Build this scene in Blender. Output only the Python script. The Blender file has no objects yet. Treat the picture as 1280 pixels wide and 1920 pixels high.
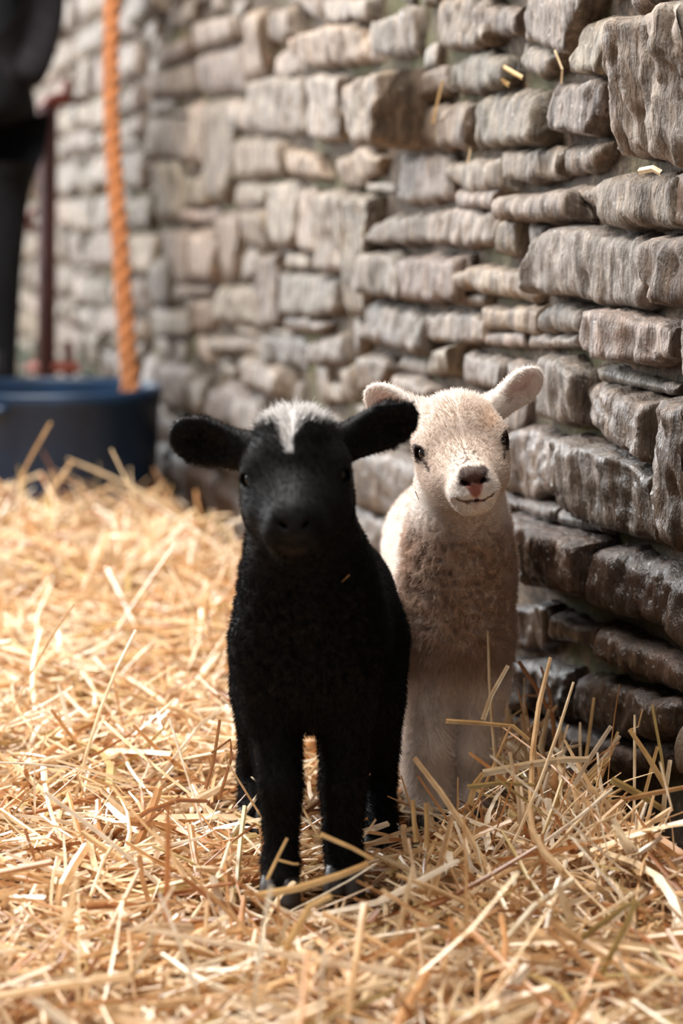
import bpy, bmesh, math, random
import numpy as np
from mathutils import Vector, Matrix

SC = bpy.context.scene
COL = SC.collection
rng = np.random.default_rng(7)
random.seed(7)

# ------------------------------------------------------------------ camera
CAM_H = 0.62
F_PX = 3400.0                       # focal length in pixels of a 1280x1920 frame
PITCH = math.atan(530.0 / F_PX)
CP, SP = math.cos(PITCH), math.sin(PITCH)
cam_data = bpy.data.cameras.new('camera')
cam = bpy.data.objects.new('camera', cam_data)
COL.objects.link(cam)
cam.location = (0, 0, CAM_H)
cam.rotation_euler = (math.pi / 2 - PITCH, 0, 0)
cam_data.sensor_fit = 'VERTICAL'
cam_data.sensor_height = 36.0
cam_data.sensor_width = 24.0
cam_data.lens = F_PX * 36.0 / 1920.0
cam_data.clip_start = 0.05
cam_data.dof.use_dof = True
cam_data.dof.focus_distance = 1.88
cam_data.dof.aperture_fstop = cam_data.lens / 21.0
SC.camera = cam

# ------------------------------------------------------------------ world, lights, exposure
world = bpy.data.worlds.new('world')
SC.world = world
world.use_nodes = True
wn = world.node_tree.nodes
wn['Background'].inputs[0].default_value = (0.80, 0.90, 1.0, 1)
wn['Background'].inputs[1].default_value = 0.32

def area_light(name, loc, target, sx, sy, power, color):
    d = bpy.data.lights.new(name, 'AREA')
    d.shape = 'RECTANGLE'; d.size = sx; d.size_y = sy; d.energy = power; d.color = color
    o = bpy.data.objects.new(name, d); COL.objects.link(o)
    o.location = loc
    o.rotation_euler = (Vector(target) - Vector(loc)).to_track_quat('-Z', 'Y').to_euler()
    return o
# the open barn door to the left, further back, and the roof light over the pen
area_light('barn_door_light', (-4.2, 6.6, 1.9), (-0.2, 2.8, 0.35), 3.0, 2.6, 640, (0.95, 0.98, 1.0))
area_light('roof_light', (-1.0, 2.5, 3.0), (-0.5, 1.8, 0.0), 2.4, 2.4, 330, (1.0, 0.96, 0.91))

SC.view_settings.view_transform = 'Standard'
SC.view_settings.look = 'None'
SC.view_settings.exposure = 0.0
SC.view_settings.gamma = 1.0
SC.view_settings.use_curve_mapping = False

# ------------------------------------------------------------------ measuring helpers
def ray(px, py):
    a = (px - 640.0) / F_PX; b = (960.0 - py) / F_PX
    return np.array([a, CP + b * SP, -SP + b * CP])
CAMP = np.array([0.0, 0.0, CAM_H])
def P(px, py, y):                   # the point at depth y that the photograph shows at (px, py)
    d = ray(px, py)
    return CAMP + d * (y / d[1])
def ground(px, py, z=0.0):
    d = ray(px, py)
    return CAMP + d * ((z - CAM_H) / d[2])

# ------------------------------------------------------------------ numpy noise
_perm = np.random.default_rng(3).permutation(256)
_perm = np.concatenate([_perm, _perm, _perm]).astype(np.int64)
_grad = np.random.default_rng(4).normal(size=(256, 3)); _grad /= np.linalg.norm(_grad, axis=1)[:, None]
def noise3(p):
    p = np.asarray(p, dtype=np.float64)
    i = np.floor(p).astype(np.int64); f = p - i; i &= 255
    u = f * f * f * (f * (f * 6 - 15) + 10)
    out = 0
    for dx in (0, 1):
        for dy in (0, 1):
            for dz in (0, 1):
                h = _perm[_perm[_perm[i[..., 0] + dx] + i[..., 1] + dy] + i[..., 2] + dz]
                g = _grad[h]
                dot = g[..., 0] * (f[..., 0] - dx) + g[..., 1] * (f[..., 1] - dy) + g[..., 2] * (f[..., 2] - dz)
                w = (u[..., 0] if dx else 1 - u[..., 0]) * (u[..., 1] if dy else 1 - u[..., 1]) * (u[..., 2] if dz else 1 - u[..., 2])
                out = out + w * dot
    return out * 1.6
def fbm(p, n=3):
    s = 0; a = 1.0; p = np.asarray(p, dtype=np.float64)
    for k in range(n):
        s = s + a * noise3(p + 17.3 * k); p = p * 2.03; a *= 0.5
    return s

# ------------------------------------------------------------------ object helpers
def link(name, data, mat=None, parent=None, smooth=True):
    if mat is not None: data.materials.append(mat)
    o = bpy.data.objects.new(name, data); COL.objects.link(o)
    if parent is not None: o.parent = parent
    return o
def mesh_np(name, V, F, mat=None, parent=None, smooth=True):
    me = bpy.data.meshes.new(name)
    V = np.asarray(V, dtype=np.float32); F = np.asarray(F, dtype=np.int32)
    k = F.shape[1]
    me.vertices.add(len(V)); me.vertices.foreach_set('co', V.ravel())
    me.loops.add(F.size); me.loops.foreach_set('vertex_index', F.ravel())
    me.polygons.add(len(F)); me.polygons.foreach_set('loop_start', np.arange(0, F.size, k, dtype=np.int32))
    me.update(calc_edges=True)
    me.polygons.foreach_set('use_smooth', np.full(len(F), smooth))
    me.validate()
    return link(name, me, mat, parent)
def bm_obj(name, bm, mat, parent=None, smooth=True):
    bmesh.ops.recalc_face_normals(bm, faces=bm.faces)
    me = bpy.data.meshes.new(name); bm.to_mesh(me); bm.free()
    me.polygons.foreach_set('use_smooth', np.full(len(me.polygons), smooth))
    return link(name, me, mat, parent)
def empty(name, loc, label, cat, group=None):
    o = bpy.data.objects.new(name, None); COL.objects.link(o); o.location = loc
    o['label'] = label; o['category'] = cat
    if group: o['group'] = group
    return o
def tag(o, label=None, cat=None, group=None, kind=None):
    for k, v in (('label', label), ('category', cat), ('group', group), ('kind', kind)):
        if v: o[k] = v
    return o
def tube(bm, pts, radii, seg=10, cap=True):
    pts = [Vector(p) for p in pts]
    if not hasattr(radii, '__len__'): radii = [radii] * len(pts)
    rings = []; ref = None
    for i, p in enumerate(pts):
        t = (pts[min(i + 1, len(pts) - 1)] - pts[max(i - 1, 0)]).normalized()
        if ref is None:
            ref = t.orthogonal().normalized()
        ref = (ref - t * ref.dot(t)).normalized()
        b = t.cross(ref)
        rings.append([bm.verts.new(p + (ref * math.cos(2 * math.pi * k / seg) + b * math.sin(2 * math.pi * k / seg)) * radii[i]) for k in range(seg)])
    for r0, r1 in zip(rings, rings[1:]):
        for k in range(seg):
            bm.faces.new((r0[k], r0[(k + 1) % seg], r1[(k + 1) % seg], r1[k]))
    if cap:
        bm.faces.new(rings[0][::-1]); bm.faces.new(rings[-1])
def box(bm, c, s, rot=None, bevel=0.0):
    g = bmesh.ops.create_cube(bm, size=1.0)
    vs = g['verts']
    for v in vs:
        q = Vector((v.co.x * s[0], v.co.y * s[1], v.co.z * s[2]))
        if rot is not None: q = rot @ q
        v.co = q + Vector(c)
    if bevel:
        es = list({e for v in vs for e in v.link_edges})
        bmesh.ops.bevel(bm, geom=es, offset=bevel, segments=2, affect='EDGES')
def lathe(bm, prof, seg=48, c=(0, 0, 0)):
    rings = []
    for r, z in prof:
        rings.append([bm.verts.new((c[0] + r * math.cos(2 * math.pi * k / seg), c[1] + r * math.sin(2 * math.pi * k / seg), c[2] + z)) for k in range(seg)])
    for a, b in zip(rings, rings[1:]):
        for k in range(seg):
            bm.faces.new((a[k], a[(k + 1) % seg], b[(k + 1) % seg], b[k]))
    return rings

# ------------------------------------------------------------------ materials
def sm(x, a, b):
    t = np.clip((x - a) / (b - a), 0, 1); return t * t * (3 - 2 * t)
def material(name):
    m = bpy.data.materials.new(name); m.use_nodes = True
    nt = m.node_tree
    return m, nt, nt.nodes['Principled BSDF']
def N(nt, t, **kw):
    n = nt.nodes.new(t)
    for k, v in kw.items(): setattr(n, k, v)
    return n
def ramp(nt, fac, stops):
    r = N(nt, 'ShaderNodeValToRGB')
    e = r.color_ramp.elements
    while len(e) < len(stops): e.new(0.5)
    for q, (p, c) in zip(e, stops): q.position = p; q.color = tuple(c) + (1,) if len(c) == 3 else c
    nt.links.new(fac, r.inputs[0]); return r.outputs[0]
def noise_tex(nt, vec, scale, detail=4, rough=0.55):
    n = N(nt, 'ShaderNodeTexNoise'); n.inputs['Scale'].default_value = scale
    n.inputs['Detail'].default_value = detail; n.inputs['Roughness'].default_value = rough
    if vec is not None: nt.links.new(vec, n.inputs['Vector'])
    return n.outputs['Fac']
def mapped(nt, src, scale=(1, 1, 1)):
    tc = N(nt, 'ShaderNodeTexCoord'); mp = N(nt, 'ShaderNodeMapping'); mp.inputs['Scale'].default_value = scale
    nt.links.new(tc.outputs[src], mp.inputs['Vector']); return mp.outputs['Vector']
def mix(nt, a, b, fac, mode='MIX'):
    m = N(nt, 'ShaderNodeMix', data_type='RGBA', blend_type=mode)
    for s, v in ((m.inputs[0], fac), (m.inputs[6], a), (m.inputs[7], b)):
        if isinstance(v, (int, float)): s.default_value = v
        elif isinstance(v, tuple): s.default_value = v + (1,) if len(v) == 3 else v
        else: nt.links.new(v, s)
    return m.outputs[2]
def bump(nt, h, strength, dist, bsdf, prev=None):
    b = N(nt, 'ShaderNodeBump'); b.inputs['Strength'].default_value = strength; b.inputs['Distance'].default_value = dist
    nt.links.new(h, b.inputs['Height'])
    if prev is not None: nt.links.new(prev, b.inputs['Normal'])
    nt.links.new(b.outputs[0], bsdf.inputs['Normal']); return b.outputs[0]
def plain(name, col, rough=0.6, var=0.25, scale=30, metal=0.0, bstr=0.2, bdist=0.002, spec=0.5):
    m, nt, b = material(name)
    v = mapped(nt, 'Object')
    f = noise_tex(nt, v, scale)
    c = ramp(nt, f, [(0.3, tuple(x * (1 - var) for x in col)), (0.7, tuple(min(1, x * (1 + var)) for x in col))])
    nt.links.new(c, b.inputs['Base Color'])
    b.inputs['Roughness'].default_value = rough; b.inputs['Metallic'].default_value = metal
    b.inputs['Specular IOR Level'].default_value = spec
    if bstr: bump(nt, noise_tex(nt, v, scale * 3), bstr, bdist, b)
    return m

def stone_material():
    m, nt, b = material('split_stone')
    oi = N(nt, 'ShaderNodeObjectInfo')
    tc = N(nt, 'ShaderNodeTexCoord')
    off = N(nt, 'ShaderNodeVectorMath', operation='MULTIPLY_ADD')
    nt.links.new(oi.outputs['Random'], off.inputs[0]); off.inputs[1].default_value = (9, 5, 7)
    nt.links.new(tc.outputs['Object'], off.inputs[2])
    mp = N(nt, 'ShaderNodeMapping'); mp.inputs['Scale'].default_value = (1.0, 1.0, 0.22)
    nt.links.new(off.outputs[0], mp.inputs['Vector'])
    streak = noise_tex(nt, mp.outputs[0], 62, 6, 0.62)
    blot = noise_tex(nt, off.outputs[0], 17, 4, 0.6)
    grain = noise_tex(nt, off.outputs[0], 330, 3, 0.6)
    v1 = ramp(nt, streak, [(0.30, (0.34, 0.30, 0.27)), (0.50, (0.95, 0.95, 0.95)), (0.66, (1.7, 1.72, 1.76)), (0.8, (2.2, 2.25, 2.35))])
    v2 = ramp(nt, blot, [(0.30, (0.72, 0.62, 0.52)), (0.55, (1, 1, 1)), (0.75, (1.15, 1.18, 1.2))])
    c = mix(nt, oi.outputs['Color'], v1, 1.0, 'MULTIPLY')
    c = mix(nt, c, v2, 1.0, 'MULTIPLY')
    spk = ramp(nt, noise_tex(nt, off.outputs[0], 120, 2, 0.5), [(0.64, (0, 0, 0)), (0.74, (1, 1, 1))])
    c = mix(nt, c, (0.42, 0.40, 0.37), mix(nt, (0, 0, 0), spk, 0.5))
    nt.links.new(c, b.inputs['Base Color'])
    rr = N(nt, 'ShaderNodeMapRange'); nt.links.new(oi.outputs['Alpha'], rr.inputs[0])
    rr.inputs[3].default_value = 0.72; rr.inputs[4].default_value = 0.33
    nt.links.new(rr.outputs[0], b.inputs['Roughness'])
    n1 = bump(nt, streak, 1.0, 0.011, b)
    bump(nt, grain, 0.35, 0.0015, b, n1)
    return m
M_STONE = stone_material()

def mortar_material():
    m, nt, b = material('earthy_mortar')
    v = mapped(nt, 'Object')
    a = noise_tex(nt, v, 9, 5, 0.6); g = noise_tex(nt, v, 4, 3, 0.5); fine = noise_tex(nt, v, 90, 5, 0.65)
    c = ramp(nt, fine, [(0.3, (0.022, 0.015, 0.010)), (0.55, (0.080, 0.055, 0.035)), (0.75, (0.18, 0.128, 0.085))])
    moss = ramp(nt, g, [(0.50, (0, 0, 0)), (0.62, (1, 1, 1))])
    c = mix(nt, c, (0.085, 0.09, 0.025), mix(nt, (0, 0, 0), moss, 0.55))
    red = ramp(nt, a, [(0.60, (0, 0, 0)), (0.70, (1, 1, 1))])
    c = mix(nt, c, (0.20, 0.085, 0.045), mix(nt, (0, 0, 0), red, 0.5))
    nt.links.new(c, b.inputs['Base Color']); b.inputs['Roughness'].default_value = 0.95
    bump(nt, fine, 0.9, 0.006, b)
    return m
M_MORTAR = mortar_material()

# ------------------------------------------------------------------ wall frame
VPX = -380.0
_d = np.array([(VPX - 640.0) / F_PX, CP + (530.0 / F_PX) * SP]); _d /= np.linalg.norm(_d)
W0 = ground(400, 940)
WT = np.array([-_d[0], -_d[1], 0.0])        # along the wall, towards the camera
WN = np.array([WT[1], -WT[0], 0.0])         # out of the wall, into the pen
if WN[0] > 0: WN = -WN
def wall_uv(px, py, h):
    d = ray(px, py)
    q = W0 + WN * h - CAMP
    t = q.dot(WN) / d.dot(WN)
    p = CAMP + d * t - W0
    return p.dot(WT), p[2] + W0[2]
def wall_xyz(u, v, h):
    u = np.asarray(u)[..., None]; v = np.asarray(v)[..., None]; h = np.asarray(h)[..., None]
    return W0 + WT * u + WN * h + np.array([0, 0, 1.0]) * v
def wall_dist(x, y):
    return (x - W0[0]) * WN[0] + (y - W0[1]) * WN[1]

# ------------------------------------------------------------------ floor and wall core
M_SOIL = plain('trodden_soil', (0.16, 0.085, 0.04), 0.95, 0.4, 14)
gx = np.linspace(-6, 3, 60); gy = np.linspace(-1.5, 13, 90)
X, Y = np.meshgrid(gx, gy)
Z = -0.045 + 0.012 * fbm(np.stack([X * 2, Y * 2, X * 0], -1), 3)
def grid_faces(nr, nc):
    i = np.arange((nr - 1) * nc).reshape(nr - 1, nc)[:, :-1].ravel()
    return np.stack([i, i + 1, i + nc + 1, i + nc], 1)
tag(mesh_np('floor', np.stack([X, Y, Z], -1).reshape(-1, 3), grid_faces(90, 60), M_SOIL), kind='structure')

U0, U1, V0, V1 = -7.6, 3.0, -0.06, 2.35
nu, nv = 420, 110
uu = np.linspace(U0, U1, nu); vv = np.linspace(V0, V1, nv)
UU, VV = np.meshgrid(uu, vv)
HH = -0.004 + 0.009 * fbm(np.stack([UU * 9, VV * 14, UU * 0], -1), 4)
front = wall_xyz(UU, VV, HH).reshape(-1, 3)
F = grid_faces(nv, nu)
nb = len(front)
back = wall_xyz(np.array([U0, U1, U1, U0]), np.array([V0, V0, V1, V1]), np.full(4, -0.45))
ring = np.concatenate([np.arange(nu), np.arange(1, nv) * nu + nu - 1, ((nv - 1) * nu + np.arange(nu - 2, -1, -1)), np.arange(nv - 2, 0, -1) * nu])
ringback = wall_xyz(UU.ravel()[ring], VV.ravel()[ring], np.full(len(ring), -0.45))
V = np.concatenate([front, ringback]); k = len(ring)
side = np.stack([ring, nb + np.arange(k), nb + (np.arange(k) + 1) % k, np.roll(ring, -1)], 1)
WS = 1.0 if np.cross(WT, WN)[2] > 0 else -1.0
WR = np.stack([WT, WN * WS, np.array([0, 0, 1.0])], 1)          # the wall's own axes: along, out, up
W0G = W0 * np.array([1, 1, 0])
wall = tag(mesh_np('wall_right', (V - W0G) @ WR, np.concatenate([F, side]), M_MORTAR), kind='structure')
wall.matrix_world = Matrix.Translation(W0G) @ Matrix(WR).to_4x4()

# ------------------------------------------------------------------ stones read off the photograph: (scale, x0, y0, [(face height above mortar, dampness with painted low-wall shade, outline) ...])
S6 = 600 / 1280.0
S8 = 1 / 2.743
S5 = 1 / 2.56
STONES = [
 (S6, 680, 0, [
  (.055, 0, [(1060,60),(1130,50),(1200,20),(1285,-10),(1290,650),(1200,655),(1110,640),(990,620),(985,560),(1010,330),(1000,250),(1020,150)]),
  (.040, 0, [(865,85),(960,78),(942,200),(935,295),(815,287),(830,180)]),
  (.030, 0, [(640,-20),(890,-20),(870,60),(820,150),(800,200),(720,190),(612,150),(620,60)]),
  (.022, 0, [(612,190),(720,195),(790,205),(735,270),(690,312),(612,262)]),
  (.024, 0, [(345,240),(440,210),(540,220),(562,280),(548,340),(400,380),(345,360)]),
  (.020, 0, [(185,290),(328,265),(330,370),(190,420)]),
  (.030, 0, [(280,-10),(470,-10),(490,110),(470,180),(350,203),(285,180)]),
  (.020, 0, [(482,20),(618,35),(608,140),(510,150),(474,130)]),
  (.026, 0, [(182,422),(410,415),(405,590),(192,590)]),
  (.030, 0, [(430,400),(560,375),(688,365),(700,480),(686,578),(415,585),(415,500)]),
  (.034, 0, [(730,345),(950,335),(942,450),(900,540),(735,530),(736,440)]),
  (.024, 0, [(572,608),(780,592),(774,640),(768,706),(640,728),(572,715)]),
  (.022, 0, [(796,594),(965,572),(958,630),(910,680),(788,693)]),
  (.022, 0, [(312,662),(543,632),(548,756),(400,768),(316,720)]),
  (.020, 0, [(132,632),(328,622),(328,800),(132,805)]),
  (.042, 0, [(540,785),(798,755),(803,878),(542,880)]),
  (.040, 0, [(835,772),(980,705),(1100,700),(1205,692),(1224,905),(1090,915),(950,905),(922,840)]),
  (.030, 0, [(1218,695),(1290,670),(1290,925),(1232,912)]),
  (.022, 0, [(278,855),(400,835),(520,870),(508,968),(400,985),(290,970)]),
  (.024, 0, [(40,930),(100,862),(268,855),(278,958),(180,975),(22,970)]),
  (.030, 0, [(524,884),(600,880),(602,960),(596,1028),(512,1008)]),
 ]),
 (1.0, 0, 0, [
  (.042, 0, [(1008,440),(1050,425),(1192,452),(1203,500),(1172,578),(1100,565),(996,548),(989,510)]),
  (.046, 0, [(1200,448),(1285,440),(1285,575),(1232,572),(1207,530)]),
  (.034, .1, [(745,483),(858,478),(854,568),(746,563)]),
 ]),
 (S6, 680, 450, [
  (.040, .1, [(-10,45),(88,45),(132,110),(134,240),(0,222)]),
  (.026, .1, [(380,130),(460,105),(640,130),(655,200),(640,245),(540,225),(378,192)]),
  (.020, .1, [(378,208),(470,218),(468,265),(382,258)]),
  (.034, .2, [(-10,240),(120,262),(230,300),(236,465),(120,440),(-10,400)]),
  (.022, .2, [(264,302),(400,290),(478,320),(478,408),(350,412),(268,400)]),
  (.022, .1, [(492,272),(676,270),(668,370),(640,372),(494,358)]),
  (.028, .1, [(690,272),(760,246),(888,290),(878,368),(684,368)]),
  (.016, .2, [(494,372),(636,376),(636,430),(494,416)]),
  (.016, .2, [(644,380),(870,382),(866,430),(644,426)]),
  (.042, .2, [(902,282),(1060,300),(1196,345),(1186,488),(1080,498),(950,475),(888,435)]),
  (.024, .3, [(262,432),(372,432),(350,538),(234,538)]),
  (.026, .3, [(398,457),(556,482),(566,600),(392,570)]),
  (.026, .3, [(570,490),(660,503),(645,600),(572,600)]),
  (.036, .3, [(682,467),(790,480),(850,530),(846,752),(740,730),(664,720)]),
  (.016, .2, [(952,502),(1080,540),(1226,580),(1208,605),(1150,600),(962,563)]),
  (.040, .55, [(842,572),(930,570),(1030,620),(1146,652),(1136,888),(1060,850),(930,790),(872,750)]),
  (.030, .65, [(562,770),(660,752),(764,800),(756,1015),(640,1040),(552,1010)]),
  (.028, .2, [(100,540),(180,550),(268,592),(268,640),(200,645),(100,620)]),
  (.030, .2, [(-10,462),(78,470),(94,530),(60,600),(-10,620)]),
 ]),
 (1.0, 0, 0, [
  (.046, .7, [(1044,826),(1110,845),(1175,865),(1212,890),(1208,965),(1200,1018),(1150,1002),(1072,978),(1037,955)]),
  (.055, .6, [(1221,754),(1250,747),(1290,757),(1290,1045),(1222,1018),(1208,960),(1214,880)]),
  (.034, .2, [(1269,588),(1290,582),(1290,727),(1268,712)]),
 ]),
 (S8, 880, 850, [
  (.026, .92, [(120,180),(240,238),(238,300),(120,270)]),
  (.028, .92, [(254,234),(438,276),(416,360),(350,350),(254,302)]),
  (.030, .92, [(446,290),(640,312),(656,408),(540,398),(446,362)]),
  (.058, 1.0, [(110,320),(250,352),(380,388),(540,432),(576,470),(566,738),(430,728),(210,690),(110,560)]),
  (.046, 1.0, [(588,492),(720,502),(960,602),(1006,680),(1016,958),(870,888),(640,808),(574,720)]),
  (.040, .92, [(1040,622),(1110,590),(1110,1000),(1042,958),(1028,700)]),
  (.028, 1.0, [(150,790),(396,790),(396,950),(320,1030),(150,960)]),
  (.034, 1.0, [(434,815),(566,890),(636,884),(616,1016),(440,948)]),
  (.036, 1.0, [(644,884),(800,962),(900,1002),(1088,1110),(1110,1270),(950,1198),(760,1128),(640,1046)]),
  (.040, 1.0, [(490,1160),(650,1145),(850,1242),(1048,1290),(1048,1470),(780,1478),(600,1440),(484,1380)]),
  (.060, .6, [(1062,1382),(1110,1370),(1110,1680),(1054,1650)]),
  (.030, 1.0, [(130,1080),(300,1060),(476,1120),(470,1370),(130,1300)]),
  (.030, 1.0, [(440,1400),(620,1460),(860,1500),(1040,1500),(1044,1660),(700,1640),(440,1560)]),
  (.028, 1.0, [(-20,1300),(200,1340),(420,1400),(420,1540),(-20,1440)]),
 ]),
 (S5, 280, 0, [
  (.034, 0, [(735,370),(820,352),(915,372),(895,665),(800,678),(738,650)]),
  (.085, 0, [(918,400),(980,355),(1088,330),(1082,500),(1058,700),(1010,716),(950,680),(910,560)]),
  (.026, 0, [(474,384),(560,364),(718,382),(718,640),(560,648),(482,600)]),
  (.030, 0, [(184,490),(248,482),(246,800),(184,788)]),
  (.030, 0, [(256,484),(375,472),(384,860),(345,978),(284,968)]),
  (.022, 0, [(388,486),(462,480),(520,505),(538,640),(470,648),(394,600)]),
  (.024, 0, [(404,662),(560,652),(628,692),(636,830),(520,858),(404,868)]),
  (.022, 0, [(644,722),(800,742),(836,858),(720,848),(644,838)]),
  (.024, 0, [(872,762),(1000,704),(1086,760),(1058,838),(940,898),(892,858)]),
  (.030, 0, [(694,184),(820,122),(960,112),(1046,152),(1056,288),(900,308),(760,328),(702,260)]),
  (.022, 0, [(552,198),(546,60),(680,30),(698,168),(600,198)]),
  (.022, 0, [(4,362),(228,284),(238,438),(24,466)]),
  (.022, 0, [(252,262),(418,214),(426,430),(252,458)]),
  (.022, 0, [(24,232),(188,174),(188,258),(24,318)]),
  (.022, 0, [(204,112),(398,74),(406,178),(212,238)]),
  (.034, 0, [(434,60),(536,44),(528,330),(452,416),(434,426)]),
  (.022, 0, [(4,564),(168,574),(168,778),(4,760)]),
  (.026, 0, [(24,774),(120,764),(134,1046),(34,1066)]),
  (.020, 0, [(144,854),(274,844),(276,984),(154,998)]),
  (.020, 0, [(164,1014),(316,1004),(298,1068),(174,1068)]),
  (.030, 0, [(36,1114),(316,1094),(326,1130),(308,1358),(94,1358),(44,1200)]),
  (.022, 0, [(334,1024),(404,1004),(398,1338),(334,1358)]),
  (.018, 0, [(414,874),(556,884),(548,978),(406,988)]),
  (.022, 0, [(414,1014),(548,1004),(556,1198),(480,1188),(424,1148)]),
  (.026, 0, [(568,884),(686,874),(688,1158),(602,1188),(568,1100)]),
  (.022, 0, [(698,904),(776,904),(786,1208),(712,1198)]),
  (.030, 0, [(786,924),(888,924),(888,1308),(804,1298)]),
  (.032, 0, [(902,934),(1046,954),(1028,1320),(1008,1516),(904,1506)]),
  (.020, 0, [(452,1204),(518,1204),(508,1338),(424,1348)]),
  (.028, 0, [(530,1224),(608,1224),(598,1568),(504,1576),(514,1400)]),
  (.018, .1, [(624,1214),(776,1234),(776,1288),(634,1288)]),
  (.026, .1, [(624,1314),(740,1314),(876,1344),(876,1498),(760,1528),(634,1508)]),
  (.024, 0, [(4,1244),(86,1244),(78,1478),(4,1468)]),
  (.020, 0, [(94,1374),(288,1374),(298,1418),(200,1422),(94,1438)]),
  (.024, .1, [(314,1384),(478,1374),(486,1558),(324,1556)]),
  (.020, .1, [(4,1484),(178,1504),(178,1618),(4,1618)]),
  (.020, .1, [(194,1434),(298,1434),(298,1578),(194,1596)]),
  (.020, .2, [(304,1614),(556,1614),(556,1698),(304,1698)]),
  (.022, .2, [(644,1524),(740,1524),(836,1564),(798,1598),(654,1588)]),
  (.028, .2, [(744,1644),(896,1604),(916,1748),(764,1756)]),
  (.022, .2, [(954,1534),(1026,1604),(998,1698),(954,1698)]),
  (.026, 0, [(804,-10),(1056,-10),(1056,98),(820,108)]),
  (.030, 0, [(1096,102),(1180,44),(1236,44),(1236,228),(1180,280),(1096,270)]),
  (.020, 0, [(700,-10),(790,-10),(800,104),(706,20)]),
  (.020, .3, [(560,1610),(640,1610),(720,1660),(720,1760),(560,1760)]),
 ]),
]
# coarse occupancy of the wall face, 1 cm cells
CELL = 0.01
occ = np.zeros((int((V1 - V0) / CELL), int((U1 - U0) / CELL)), bool)
def poly_cells(poly):
    pu = np.array([p[0] for p in poly]); pv = np.array([p[1] for p in poly])
    i0, i1 = int((pu.min() - U0) / CELL), int((pu.max() - U0) / CELL) + 1
    j0, j1 = int((pv.min() - V0) / CELL), int((pv.max() - V0) / CELL) + 1
    i0 = max(i0, 0); j0 = max(j0, 0); i1 = min(i1, occ.shape[1]); j1 = min(j1, occ.shape[0])
    cu = U0 + (np.arange(i0, i1) + .5) * CELL; cv = V0 + (np.arange(j0, j1) + .5) * CELL
    A, B = np.meshgrid(cu, cv); ins = np.zeros(A.shape, bool)
    n = len(poly)
    for a in range(n):
        x0, y0 = poly[a]; x1, y1 = poly[(a + 1) % n]
        if y0 == y1: continue
        c = ((y0 > B) != (y1 > B)) & (A < (x1 - x0) * (B - y0) / (y1 - y0) + x0)
        ins ^= c
    return (slice(j0, j1), slice(i0, i1)), ins

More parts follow.
